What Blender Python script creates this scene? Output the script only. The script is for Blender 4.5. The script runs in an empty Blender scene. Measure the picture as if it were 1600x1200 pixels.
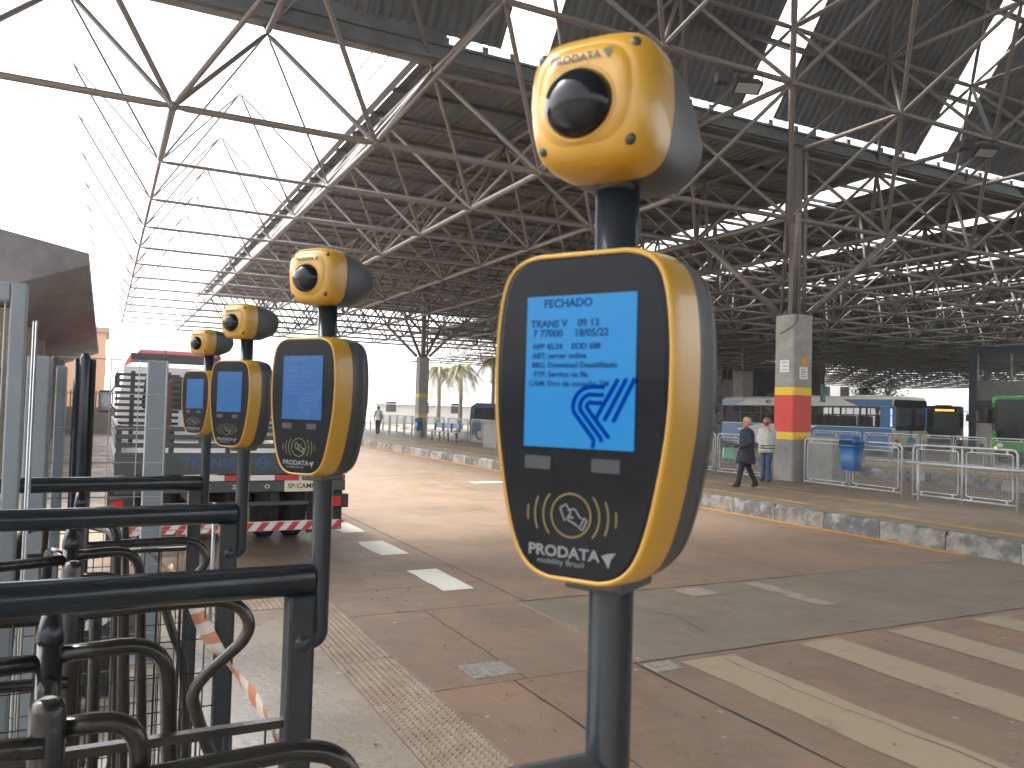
import bpy, bmesh, math, random
from mathutils import Vector, Matrix
R = math.radians
random.seed(7)
S = bpy.context.scene
COL = S.collection

# ------------------------------------------------------------------ camera
YAW, PIT, ROLL, FPX, CAMZ = .469, .033, .0285, 1257.0, 1.70
Fv = Vector((math.sin(YAW)*math.cos(PIT), math.cos(YAW)*math.cos(PIT), math.sin(PIT)))
R0 = Vector((math.cos(YAW), -math.sin(YAW), 0)); U0 = R0.cross(Fv)
cr = R0*math.cos(ROLL) + U0*math.sin(ROLL); cu = -R0*math.sin(ROLL) + U0*math.cos(ROLL)
cd = bpy.data.cameras.new('camera'); cam = bpy.data.objects.new('camera', cd); COL.objects.link(cam)
cam.matrix_world = Matrix(((cr.x, cu.x, -Fv.x, 0), (cr.y, cu.y, -Fv.y, 0), (cr.z, cu.z, -Fv.z, CAMZ), (0, 0, 0, 1)))
cd.sensor_width = 36; cd.lens = FPX/1600*36; cd.clip_start = .05; cd.clip_end = 2000
cd.dof.use_dof = True; cd.dof.focus_distance = 9.0; cd.dof.aperture_fstop = 13
S.camera = cam
# ------------------------------------------------------------------ sky, sun, exposure
W = bpy.data.worlds.new('World'); S.world = W; W.use_nodes = True
nt = W.node_tree; bg = nt.nodes['Background']
sky = nt.nodes.new('ShaderNodeTexSky'); sky.sky_type = 'NISHITA'; sky.sun_disc = False
SUN_EL, SUN_AZ = 52, 315          # azimuth clockwise from +Y
sky.sun_elevation = R(SUN_EL); sky.sun_rotation = R(SUN_AZ); sky.dust_density = 4; sky.air_density = 1.2
hs = nt.nodes.new('ShaderNodeHueSaturation'); hs.inputs['Saturation'].default_value = .22
nt.links.new(sky.outputs[0], hs.inputs['Color']); nt.links.new(hs.outputs[0], bg.inputs[0])
bg.inputs[1].default_value = .15
sl = bpy.data.lights.new('sun', 'SUN'); sl.energy = 1.4; sl.angle = R(14); sl.color = (1, .96, .9)
so = bpy.data.objects.new('sun', sl); COL.objects.link(so)
dv = Vector((math.sin(R(SUN_AZ))*math.cos(R(SUN_EL)), math.cos(R(SUN_AZ))*math.cos(R(SUN_EL)), math.sin(R(SUN_EL))))
so.rotation_euler = dv.to_track_quat('Z', 'Y').to_euler()
S.view_settings.view_transform = 'Standard'; S.view_settings.look = 'None'
S.view_settings.exposure = 2.3; S.view_settings.gamma = 1
S.cycles.max_bounces = 5; S.cycles.diffuse_bounces = 3; S.cycles.glossy_bounces = 2; S.cycles.transparent_max_bounces = 8; S.cycles.caustics_reflective = False; S.cycles.volume_bounces = 1; S.cycles.use_adaptive_sampling = True; S.cycles.adaptive_threshold = .02; S.cycles.caustics_refractive = False

# ------------------------------------------------------------------ materials
MATS = {}
def mat(name, c, rough=.6, metal=0, c2=None, scale=8, detail=6, lo=.4, hi=.65, bump=0, bscale=None, stretch=None,
        emit=None, es=0, coat=0, rough2=None, trans=None, world=False, spec=.5):
    if name in MATS: return MATS[name]
    m = bpy.data.materials.new(name); m.use_nodes = True; MATS[name] = m
    t = m.node_tree; b = t.nodes['Principled BSDF']
    b.inputs['Base Color'].default_value = (*c, 1); b.inputs['Roughness'].default_value = rough
    b.inputs['Metallic'].default_value = metal; b.inputs['Coat Weight'].default_value = coat
    b.inputs['Specular IOR Level'].default_value = spec
    if emit: b.inputs['Emission Color'].default_value = (*emit, 1); b.inputs['Emission Strength'].default_value = es
    if c2 or bump or rough2 is not None:
        if world:
            g = t.nodes.new('ShaderNodeNewGeometry'); src = g.outputs['Position']
        else:
            g = t.nodes.new('ShaderNodeTexCoord'); src = g.outputs['Object']
        mp = t.nodes.new('ShaderNodeMapping'); t.links.new(src, mp.inputs[0])
        if stretch: mp.inputs['Scale'].default_value = stretch
        n = t.nodes.new('ShaderNodeTexNoise'); n.inputs['Scale'].default_value = scale; n.inputs['Detail'].default_value = detail
        n.inputs['Roughness'].default_value = .65
        t.links.new(mp.outputs[0], n.inputs['Vector'])
        if c2:
            r = t.nodes.new('ShaderNodeMapRange'); r.inputs[1].default_value = lo; r.inputs[2].default_value = hi
            t.links.new(n.outputs[0], r.inputs[0])
            mx = t.nodes.new('ShaderNodeMix'); mx.data_type = 'RGBA'
            mx.inputs[6].default_value = (*c, 1); mx.inputs[7].default_value = (*c2, 1)
            t.links.new(r.outputs[0], mx.inputs[0]); t.links.new(mx.outputs[2], b.inputs['Base Color'])
        if rough2 is not None:
            r2 = t.nodes.new('ShaderNodeMapRange'); r2.inputs[1].default_value = lo; r2.inputs[2].default_value = hi
            r2.inputs[3].default_value = rough; r2.inputs[4].default_value = rough2
            t.links.new(n.outputs[0], r2.inputs[0]); t.links.new(r2.outputs[0], b.inputs['Roughness'])
        if bump:
            n2 = n
            if bscale:
                n2 = t.nodes.new('ShaderNodeTexNoise'); n2.inputs['Scale'].default_value = bscale; n2.inputs['Detail'].default_value = 5
                t.links.new(mp.outputs[0], n2.inputs['Vector'])
            bp = t.nodes.new('ShaderNodeBump'); bp.inputs['Strength'].default_value = bump; bp.inputs['Distance'].default_value = .02
            t.links.new(n2.outputs[0], bp.inputs['Height']); t.links.new(bp.outputs[0], b.inputs['Normal'])
    return m

def glassmat(name, tint, alpha=.5, rough=.05):
    m = bpy.data.materials.new(name); m.use_nodes = True; MATS[name] = m
    t = m.node_tree; b = t.nodes['Principled BSDF']; o = t.nodes['Material Output']
    b.inputs['Base Color'].default_value = (*[x*.3 for x in tint], 1); b.inputs['Roughness'].default_value = rough
    tr = t.nodes.new('ShaderNodeBsdfTransparent'); tr.inputs[0].default_value = (*tint, 1)
    mx = t.nodes.new('ShaderNodeMixShader'); mx.inputs[0].default_value = 1-alpha
    t.links.new(tr.outputs[0], mx.inputs[1]); t.links.new(b.outputs[0], mx.inputs[2]); t.links.new(mx.outputs[0], o.inputs[0])
    return m

def skylight_mat():
    m = bpy.data.materials.new('translucent_sheet'); m.use_nodes = True
    t = m.node_tree; t.nodes.remove(t.nodes['Principled BSDF']); o = t.nodes['Material Output']
    a = t.nodes.new('ShaderNodeBsdfTranslucent'); a.inputs[0].default_value = (.9, .9, .86, 1)
    b = t.nodes.new('ShaderNodeBsdfTransparent'); b.inputs[0].default_value = (.9, .9, .88, 1)
    x = t.nodes.new('ShaderNodeMixShader'); x.inputs[0].default_value = .6
    t.links.new(a.outputs[0], x.inputs[1]); t.links.new(b.outputs[0], x.inputs[2]); t.links.new(x.outputs[0], o.inputs[0])
    return m

def ground_mat(name, base, red, dark, rough=(.42, .7), gum=True, red_amt=.75, lane=True):
    """worn concrete: base tone, red soil stains, dark tyre streaks along the lane, pale chewing gum dots"""
    m = bpy.data.materials.new(name); m.use_nodes = True; MATS[name] = m
    t = m.node_tree; b = t.nodes['Principled BSDF']; L = t.links.new
    g = t.nodes.new('ShaderNodeNewGeometry'); pos = g.outputs['Position']
    oi = t.nodes.new('ShaderNodeObjectInfo')
    def noise(sc, det=6, st=None, rough=.6):
        mp = t.nodes.new('ShaderNodeMapping'); L(pos, mp.inputs[0])
        if st: mp.inputs['Scale'].default_value = st
        n = t.nodes.new('ShaderNodeTexNoise'); n.inputs['Scale'].default_value = sc; n.inputs['Detail'].default_value = min(det, 4)
        n.inputs['Roughness'].default_value = rough; L(mp.outputs[0], n.inputs[0]); return n.outputs[0]
    def rng(v, a, bb, c=0, d=1):
        r = t.nodes.new('ShaderNodeMapRange'); r.inputs[1].default_value = a; r.inputs[2].default_value = bb
        r.inputs[3].default_value = c; r.inputs[4].default_value = d; L(v, r.inputs[0]); return r.outputs[0]
    def mix(f, a, bb, blend='MIX'):
        x = t.nodes.new('ShaderNodeMix'); x.data_type = 'RGBA'; x.blend_type = blend
        if isinstance(f, float): x.inputs[0].default_value = f
        else: L(f, x.inputs[0])
        for i, v in ((6, a), (7, bb)):
            if isinstance(v, tuple): x.inputs[i].default_value = (*v, 1)
            else: L(v, x.inputs[i])
        return x.outputs[2]
    k = mix(rng(noise(1.3, 8), .3, .7), base, tuple(x*.74 for x in base))
    k = mix(rng(oi.outputs['Random'], 0, 1, 0, .4), k, tuple(x*1.25 for x in base))
    k = mix(rng(noise(.7, 9, None, .7), .50, .72, 0, red_amt), k, red)
    if lane: k = mix(rng(noise(1.1, 7, (1.6, .12, 1)), .52, .75, 0, .65), k, dark)
    k = mix(rng(noise(5, 9, None, .75), .52, .70, 0, .6), k, dark)
    k = mix(rng(noise(2.3, 9, None, .7), .55, .70, 0, .5), k, red)
    k = mix(rng(noise(3.1, 4, (.25, 1, 1), .7), .56, .72, 0, .4), k, tuple(min(1, x*1.35) for x in base))
    k = mix(rng(noise(40, 3), .3, .75, 0, .35), k, tuple(x*.6 for x in base))
    k = mix(rng(noise(90, 2), .62, .75, 0, .3), k, tuple(min(1, x*1.9) for x in base))
    if gum:
        v = t.nodes.new('ShaderNodeTexVoronoi'); v.inputs['Scale'].default_value = 5.5; L(pos, v.inputs['Vector'])
        v.inputs['Randomness'].default_value = 1
        sp = t.nodes.new('ShaderNodeSeparateColor'); L(v.outputs['Color'], sp.inputs[0])
        on = rng(sp.outputs[0], .52, .54); rad = rng(v.outputs['Distance'], .06, .09, 1, 0)
        mu = t.nodes.new('ShaderNodeMath'); mu.operation = 'MULTIPLY'; L(on, mu.inputs[0]); L(rad, mu.inputs[1])
        mu2 = t.nodes.new('ShaderNodeMath'); mu2.operation = 'MULTIPLY'; L(mu.outputs[0], mu2.inputs[0]); L(rng(noise(.5, 2), .4, .6, .15, .8), mu2.inputs[1])
        k = mix(mu2.outputs[0], k, (.62, .56, .5))
    L(k, b.inputs['Base Color'])
    L(rng(noise(.9, 7), .35, .65, rough[0], rough[1]), b.inputs['Roughness'])
    bp = t.nodes.new('ShaderNodeBump'); bp.inputs['Strength'].default_value = .35; bp.inputs['Distance'].default_value = .01
    L(noise(24, 8), bp.inputs['Height']); L(bp.outputs[0], b.inputs['Normal'])
    return m

def paint_mat(name, c, under, wear=.55, scale=6):
    """road paint worn through to the slab below"""
    return mat(name, c, .6, c2=under, scale=scale, detail=9, lo=wear, hi=wear+.14, bump=.15, bscale=40, world=True)

M_road = ground_mat('road_concrete', (.240, .172, .119), (.33, .18, .108), (.145, .108, .081))
M_road2 = ground_mat('road_concrete_grey', (.215, .180, .134), (.27, .17, .11), (.135, .113, .086), red_amt=.3)
M_floor = ground_mat('floor_concrete', (.37, .315, .245), (.34, .22, .14), (.20, .165, .13), (.12, .36), red_amt=.35, lane=False)
M_plat = ground_mat('platform_concrete', (.235, .182, .125), (.26, .16, .10), (.14, .11, .08), (.45, .75), red_amt=.3)
M_base = mat('subsoil', (.06, .05, .042), .9, c2=(.04, .035, .03), scale=3)
M_tube = mat('frame_steel', (.20, .18, .163), .45, .25, c2=(.15, .128, .112), scale=3)
M_deck = mat('roof_sheet_metal', (.155, .165, .172), .55, .3, c2=(.115, .12, .123), scale=.5, detail=8, world=True)
M_purl = mat('purlin_steel', (.10, .10, .10), .55, .2)
M_conc = mat('column_concrete', (.36, .345, .315), .8, c2=(.26, .25, .225), scale=2.2, detail=9, bump=.2, bscale=30)
M_yel = mat('yellow_plastic', (.40, .222, .022), .36, c2=(.365, .20, .02), scale=5, spec=.4, coat=.3)
M_gry = mat('dark_grey_plastic', (.026, .029, .033), .42, c2=(.033, .036, .04), scale=60, bump=.08, bscale=500)
M_blk = mat('black_front_glass', (.0045, .0055, .008), .10, spec=.14)
M_pipe = mat('painted_pipe', (.017, .023, .028), .2, .0, c2=(.023, .029, .034), scale=5, bump=.03, bscale=60, spec=.34)
M_pipeworn = mat('worn_pipe', (.024, .022, .020), .2, .3, c2=(.075, .062, .05), scale=6, lo=.55, hi=.75, bump=.06, bscale=90)
M_galv = mat('galvanised_steel', (.42, .44, .45), .42, .55, c2=(.34, .36, .37), scale=12)
M_rail = mat('railing_paint', (.40, .415, .42), .45, .15, c2=(.31, .32, .325), scale=7)
M_rmesh = mat('mesh_wire', (.30, .305, .31), .5, .2)
M_post = mat('grey_box_post', (.20, .235, .26), .5, c2=(.17, .20, .225), scale=2)
M_white = mat('white_paint', (.75, .75, .73), .5)
M_rub = mat('tyre_rubber', (.018, .018, .019), .8, bump=.2, bscale=40)

# ------------------------------------------------------------------ mesh helpers
class MB:
    def __init__(s): s.v = []; s.f = []; s.m = []; s.sm = []
    def add(s, vs, fs, mi=0, smooth=False):
        o = len(s.v); s.v += [tuple(v) for v in vs]
        for f in fs: s.f.append(tuple(i+o for i in f)); s.m.append(mi); s.sm.append(smooth)
    def box(s, a, b, mi=0):
        (x0, y0, z0), (x1, y1, z1) = a, b
        s.add([(x0,y0,z0),(x1,y0,z0),(x1,y1,z0),(x0,y1,z0),(x0,y0,z1),(x1,y0,z1),(x1,y1,z1),(x0,y1,z1)],
              [(0,3,2,1),(4,5,6,7),(0,1,5,4),(1,2,6,5),(2,3,7,6),(3,0,4,7)], mi)
    def bbox(s, a, b, r, mi=0):
        """box with bevelled edges (all twelve)"""
        bm = bmesh.new(); bmesh.ops.create_cube(bm, size=1)
        for v in bm.verts: v.co = Vector(((a[i]+b[i])/2 + v.co[i]*(b[i]-a[i]) for i in range(3)))
        bmesh.ops.bevel(bm, geom=bm.edges[:], offset=r, segments=2, profile=.5, affect='EDGES')
        bm.verts.ensure_lookup_table(); s.add([v.co for v in bm.verts], [[v.index for v in f.verts] for f in bm.faces], mi, False); bm.free()
    def tube(s, pts, r, n=10, mi=0, cap=True, closed=False, r1=None):
        pts = [Vector(p) for p in pts]; N = len(pts); rings = []
        up = None
        for i, p in enumerate(pts):
            if closed: d = (pts[(i+1) % N]-pts[i-1])
            else: d = pts[min(i+1, N-1)]-pts[max(i-1, 0)]
            d.normalize()
            if up is None: up = Vector((0, 0, 1)) if abs(d.z) < .9 else Vector((0, 1, 0))
            sd = d.cross(up)
            if sd.length < 1e-4: sd = d.orthogonal()
            sd.normalize(); up = sd.cross(d).normalized()
            rr = (r[i] if isinstance(r, (list, tuple)) else (r if r1 is None else r+(r1-r)*i/(N-1)))
            rings.append([p+(sd*math.cos(2*math.pi*k/n)+up*math.sin(2*math.pi*k/n))*rr for k in range(n)])
        vs = [v for q in rings for v in q]; fs = []
        for i in range(N if closed else N-1):
            a = i*n; b = ((i+1) % N)*n
            for k in range(n): fs.append((a+k, a+(k+1) % n, b+(k+1) % n, b+k))
        s.add(vs, fs, mi, True)
        if cap and not closed:
            o = len(s.v)-len(vs)
            s.f.append(tuple(o+k for k in reversed(range(n)))); s.m.append(mi); s.sm.append(False)
            s.f.append(tuple(o+(N-1)*n+k for k in range(n))); s.m.append(mi); s.sm.append(False)
    def loft(s, rings, mi=0, cap0=True, cap1=True, smooth=True):
        n = len(rings[0]); vs = [v for q in rings for v in q]; fs = []
        for i in range(len(rings)-1):
            for k in range(n): fs.append((i*n+k, i*n+(k+1) % n, (i+1)*n+(k+1) % n, (i+1)*n+k))
        s.add(vs, fs, mi, smooth); o = len(s.v)-len(vs)
        if cap0: s.f.append(tuple(o+k for k in reversed(range(n)))); s.m.append(mi); s.sm.append(False)
        if cap1: s.f.append(tuple(o+(len(rings)-1)*n+k for k in range(n))); s.m.append(mi); s.sm.append(False)
    def poly(s, pts, mi=0): s.add(pts, [tuple(range(len(pts)))], mi)
    def prism(s, pts, d, mi=0):
        """extrude polygon pts by vector d"""
        n = len(pts); d = Vector(d); a = [Vector(p) for p in pts]
        s.add(a+[p+d for p in a], [tuple(reversed(range(n))), tuple(range(n, 2*n))]+[(i, (i+1) % n, n+(i+1) % n, n+i) for i in range(n)], mi)
    def sphere(s, c, r, n=12, m=8, mi=0, half=None, sc=(1, 1, 1)):
        c = Vector(c); rings = []
        for i in range(m+1):
            a = math.pi*i/m
            rings.append([c+Vector((r*sc[0]*math.sin(a)*math.cos(2*math.pi*k/n), r*sc[1]*math.sin(a)*math.sin(2*math.pi*k/n), r*sc[2]*math.cos(a))) for k in range(n)])
        s.loft(rings, mi, False, False)
    def mesh(s, name, mats):
        me = bpy.data.meshes.new(name); me.from_pydata(s.v, [], s.f); me.update()
        for m in (mats if isinstance(mats, (list, tuple)) else [mats]): me.materials.append(m)
        me.polygons.foreach_set('material_index', s.m); me.polygons.foreach_set('use_smooth', s.sm)
        bm = bmesh.new(); bm.from_mesh(me); bmesh.ops.recalc_face_normals(bm, faces=bm.faces); bm.to_mesh(me); bm.free()
        return me
    def build(s, name, mats, parent=None, **kw):
        return obj(name, s.mesh(name, mats), parent, **kw)
def obj(name, me, parent=None, loc=None, rot=None, scale=None, kind=None, label=None):
    o = bpy.data.objects.new(name, me); COL.objects.link(o)
    if parent is not None: o.parent = parent
    if loc is not None: o.location = loc
    if rot is not None: o.rotation_euler = rot
    if scale is not None: o.scale = scale
    if kind: o['kind'] = kind
    if label: o['label'] = label
    return o
def tag(o, label, cat, group=None):
    o['label'] = label; o['category'] = cat
    if group: o['group'] = group
    return o
def thing(name, label, cat, loc=(0, 0, 0), rz=0, group=None):
    o = bpy.data.objects.new(name, None); COL.objects.link(o); o.location = loc; o.rotation_euler = (0, 0, rz)
    o.empty_display_size = .1
    return tag(o, label, cat, group)
def copy_tree(o, parent=None):
    c = o.copy(); COL.objects.link(c); c.parent = parent
    for ch in list(o.children): copy_tree(ch, c)
    return c
def struct(o): o['kind'] = 'structure'; return o
def fillet(pts, rad, seg=6, closed=False):
    """round the corners of a polyline"""
    P = [Vector(p) for p in pts]; out = []; N = len(P)
    for i in range(N):
        if not closed and i in (0, N-1): out.append(P[i]); continue
        a, b, c = P[i-1], P[i], P[(i+1) % N]
        u = (a-b); v = (c-b); l = min(rad, u.length*.49, v.length*.49); u.normalize(); v.normalize()
        p0 = b+u*l; p1 = b+v*l
        for k in range(seg+1):
            t = k/seg; out.append(p0*(1-t)**2+b*2*t*(1-t)+p1*t*t)
    return out
def catmull(pts, sub=4, closed=False):
    P = [Vector(p) for p in pts]; N = len(P); out = []
    for i in range(N if closed else N-1):
        a = P[(i-1) % N] if closed or i > 0 else P[0]; b = P[i]; c = P[(i+1) % N]; d = P[(i+2) % N] if closed or i+2 < N else P[-1]
        for k in range(sub):
            t = k/sub
            out.append(.5*((2*b)+(c-a)*t+(2*a-5*b+4*c-d)*t*t+(3*b-a-3*c+d)*t**3))
    if not closed: out.append(P[-1])
    return out
def text(name, body, size, mt, parent, loc, rot, align='CENTER', sx=1.0, bold=0.0, label=None):
    cu = bpy.data.curves.new(name, 'FONT'); cu.body = body; cu.size = size; cu.align_x = align; cu.align_y = 'CENTER'
    cu.resolution_u = 3; cu.offset = bold
    t = bpy.data.objects.new(name, cu); COL.objects.link(t)
    me = bpy.data.meshes.new_from_object(t)
    bpy.data.objects.remove(t); me.materials.clear(); me.materials.append(mt)
    return obj(name, me, parent, loc, rot, (sx, 1, 1))

# ================================================================== SETTING: ground
mb = MB(); mb.poly([(-250, -150, -.09), (420, -150, -.09), (420, 420, -.09), (-250, 420, -.09)])
M_far = mat('far_ground', (.22, .2, .175), .85, c2=(.16, .145, .125), scale=.2, world=True)
struct(mb.build('ground', M_far))
road = struct(obj('road', None))
def slab(parent, x0, x1, y0, y1, m, name='slab', z=0., t=.085, g=.0025):
    b = MB(); e = .002
    x0 += g; x1 -= g; y0 += g; y1 -= g
    b.loft([[(x0, y0, z-t), (x1, y0, z-t), (x1, y1, z-t), (x0, y1, z-t)],
            [(x0, y0, z-e), (x1, y0, z-e), (x1, y1, z-e), (x0, y1, z-e)],
            [(x0+e, y0+e, z), (x1-e, y0+e, z), (x1-e, y1-e, z), (x0+e, y1-e, z)]], smooth=False)
    return b.build(name, m, parent)
mb = MB(); mb.poly([(-14, -14, -.086), (10.1, -14, -.086), (10.1, 90, -.086), (-14, 90, -.086)]); mb.build('road_bed', M_base, road)
for (y0, y1) in ((-14, -6), (-6, -.6), (-.6, 4.55)):
    for (x0, x1) in ((1.84, 2.38), (2.38, 3.3), (3.3, 6.72), (6.72, 10.1)): slab(road, x0, x1, y0, y1, M_road)
for (x0, x1) in ((1.84, 2.47), (2.47, 3.36)): slab(road, x0, x1, 4.55, 6.40, M_road)
slab(road, 3.36, 10.1, 4.55, 6.40, M_road2)
slab(road, 1.84, 3.43, 6.40, 7.27, M_road)
for (y0, y1) in ((7.27, 13), (13, 19), (19, 26), (26, 34), (34, 44), (44, 60), (60, 90)):
    for (x0, x1) in ((-14, -3.2), (-3.2, .2), (.2, 3.43)): slab(road, x0, x1, y0, y1, M_road)
for (y0, y1) in ((6.40, 13), (13, 19), (19, 26), (26, 34), (34, 44), (44, 60), (60, 90)):
    for (x0, x1) in ((3.43, 6.9), (6.9, 10.1)): slab(road, x0, x1, y0, y1, M_road)
# cracks: thin crooked dark fissures across the slabs
M_crack = mat('crack_dirt', (.035, .03, .026), .95)
def crack(pts, w=.008, parent=road, z=.004, jt=.005):
    P = []; 
    for i in range(len(pts)-1):
        a, b = Vector(pts[i]), Vector(pts[i+1]); n = max(2, int((b-a).length/.12))
        for k in range(n): P.append(a.lerp(b, k/n)+Vector((random.uniform(-jt, jt), random.uniform(-jt, jt), 0)))
    P.append(Vector(pts[-1])); b = MB(); L = []; Rr = []
    for i, p in enumerate(P):
        d = (P[min(i+1, len(P)-1)]-P[max(i-1, 0)]).normalized(); s_ = Vector((-d.y, d.x, 0))*w*random.uniform(.35, 1)
        L.append((p.x+s_.x, p.y+s_.y, z)); Rr.append((p.x-s_.x, p.y-s_.y, z))
    b.add(L+Rr, [(i, i+1, len(L)+i+1, len(L)+i) for i in range(len(L)-1)]); b.build('crack', M_crack, parent)
crack([(3.3, 4.55, 0), (3.3, 1.0, 0), (3.3, -2, 0)], .013)
crack([(3.3, 4.55, 0), (10.05, 4.55, 0)], .008)
crack([(3.4, 6.4, 0), (6.9, 6.4, 0)], .010)
crack([(6.9, 6.4, 0), (10.0, 6.4, 0)], .003)
crack([(2.47, 6.4, 0), (2.47, 4.55, 0)], .005)
crack([(2.38, 4.55, 0), (2.38, 1.0, 0)], .009)
crack([(3.95, 4.40, 0), (3.93, 3.6, 0), (4.0, 2.7, 0), (3.98, 1.8, 0)], .004, z=.0085, jt=.012)
crack([(3.43, 13, 0), (3.43, 6.42, 0)], .006)
crack([(3.43, 30, 0), (3.43, 13, 0)], .006)
crack([(6.9, 13, 0), (6.9, 6.42, 0)], .003)
crack([(6.72, 4.5, 0), (6.72, 1, 0)], .003)
crack([(1.84, 6.4, 0), (3.4, 6.4, 0)], .003); crack([(1.84, 4.55, 0), (3.3, 4.55, 0)], .002)
crack([(7.3, 5.55, 0), (7.6, 4.6, 0)], .004)
crack([(2.6, 9.0, 0), (3.6, 7.9, 0), (4.3, 7.7, 0)], .004)
crack([(4.0, 5.9, 0), (4.4, 5.5, 0), (4.3, 5.0, 0)], .004)
# painted markings
M_cream = paint_mat('crosswalk_paint', (.32, .252, .172), (.215, .165, .12), .56, 3.2)
M_wline = paint_mat('lane_paint', (.66, .63, .56), (.3, .26, .22), .60, 9)
M_yline = paint_mat('kerb_line_paint', (.62, .27, .03), (.40, .21, .07), .68, 5)
M_yfade = paint_mat('faded_yellow_paint', (.40, .27, .09), (.19, .155, .115), .50, 2.6)
def marking(name, x0, x1, y0, y1, m, parent, z=.004, jag=.012, step=.25):
    L = []; Rr = []; n = max(2, int((y1-y0)/step))
    for i in range(n+1):
        y = y0+(y1-y0)*i/n
        L.append((x0+random.uniform(-jag, jag), y, z)); Rr.append((x1+random.uniform(-jag, jag), y, z))
    b = MB(); b.add(L+Rr, [(i, n+1+i, n+2+i, i+1) for i in range(n)]); return b.build(name, m, parent)
for x0, x1, y1 in ((3.63, 4.08, 4.45), (4.76, 5.18, 4.47), (5.74, 6.15, 4.47), (6.80, 7.2, 4.46), (7.83, 8.23, 4.46), (8.86, 9.26, 4.46)):
    marking('crosswalk_stripe', x0, x1, -3.0, y1, M_cream, road)
for y0, y1, dx in ((7.0, 8.0, 0), (8.92, 9.88, .02), (10.66, 11.56, .03), (12.45, 13.4, .04), (14.3, 15.2, .05)):
    marking('lane_dash', 2.88+dx, 3.2+dx, y0, y1, M_wline, road, jag=.03)
marking('lane_dash', 7.7, 8.6, 16.95, 17.3, M_wline, road)
marking('kerb_line', 9.90, 10.05, 6.66, 85, M_yline, road, jag=.006, step=1)
marking('worn_stripe', 5.0, 5.35, 6.0, 6.32, paint_mat('ghost_paint', (.33, .25, .20), (.19, .165, .14), .5, 4), road)
marking('worn_stripe', 5.9, 6.1, 5.3, 6.3, MATS['ghost_paint'], road)
# metal cover plates set in the road, with raised tread bars
M_plate = mat('cover_plate', (.36, .34, .29), .6, .2, c2=(.24, .22, .19), scale=20)
def plate(x0, x1, y0, y1):
    b = MB(); b.box((x0, y0, -.02), (x1, y1, .006))
    n = 8
    for i in range(n):
        for j in range(n):
            cx = x0+(x1-x0)*(i+.5)/n; cy = y0+(y1-y0)*(j+.5)/n; a = .7 if (i+j) % 2 else -.7
            dx, dy = math.cos(a)*.012, math.sin(a)*.012; ox, oy = -math.sin(a)*.003, math.cos(a)*.003
            b.prism([(cx-dx-ox, cy-dy-oy, .006), (cx+dx-ox, cy+dy-oy, .006), (cx+dx+ox, cy+dy+oy, .006), (cx-dx+ox, cy-dy+oy, .006)], (0, 0, .003))
    b.build('cover_plate', M_plate, road)
plate(2.16, 2.47, 4.66, 4.93); plate(3.34, 3.55, 4.33, 4.50)
# boarding floor beside the turnstiles, with tactile strip
floor = struct(obj('boarding_floor', None))
mb = MB(); mb.poly([(-14, -14, -.085), (1.84, -14, -.085), (1.84, 7.27, -.085), (-14, 7.27, -.085)]); mb.build('floor_bed', M_base, floor)
for (x0, x1) in ((-14, -6), (-6, -1.6), (-1.6, 1.43)):
    for (y0, y1) in ((-14, -6), (-6, .9), (.9, 6.86)): slab(floor, x0, x1, y0, y1, M_floor, 'floor_slab', g=.003)
M_tile = mat('tactile_concrete', (.36, .285, .215), .75, c2=(.27, .19, .135), scale=4, detail=9, lo=.42, hi=.66, bump=.2, bscale=60, world=True)
b = MB(); b.box((-.197, -.197, -.06), (.197, .197, .004))
for i in range(9):
    for j in range(9):
        cx, cy = -.1776+.0444*i, -.1776+.0444*j; n = 10; r1, r2 = .0115, .0065
        A = [(cx+r1*math.cos(2*math.pi*k/n), cy+r1*math.sin(2*math.pi*k/n), .004) for k in range(n)]
        B = [(cx+r2*math.cos(2*math.pi*k/n), cy+r2*math.sin(2*math.pi*k/n), .0120) for k in range(n)]
        b.loft([A, B], cap0=False, smooth=False)
tile_me = b.mesh('tactile_tile', M_tile)
for k in range(15): obj('tactile_tile', tile_me, floor, (1.635, 7.066-.4-.4*k, random.uniform(-.001, .001)))
for k in range(9): obj('tactile_tile', tile_me, floor, (1.635-.4*k, 7.066, random.uniform(-.001, .001)))
# grey mortar margins beside the strip
slab(floor, 1.43, 1.437, -14, 6.86, M_plat, 'mortar', g=0)
# scattered litter: leaves and crumbs of earth (small flakes)
M_leaf = mat('dead_leaf', (.10, .055, .025), .8, c2=(.16, .10, .04), scale=30)
lb = MB()
for k in range(260):
    x = random.uniform(1.2, 8.5); y = random.uniform(2.2, 9); a = random.uniform(0, 6.28); s_ = random.choice((.006, .008, .010, .014, .02))
    if random.random() < .25: x = random.uniform(2.15, 2.55)
    c, s2 = math.cos(a)*s_, math.sin(a)*s_; e = random.uniform(.25, .6)
    lb.add([(x-c, y-s2, .006), (x-s2*e, y+c*e, .011), (x+c, y+s2, .007), (x+s2*e, y-c*e, .010)], [(0, 1, 2, 3)])
lo_ = lb.build('litter', M_leaf); lo_['kind'] = 'stuff'; lo_['label'] = 'dry leaf flakes and crumbs scattered over the roadway'

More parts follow.
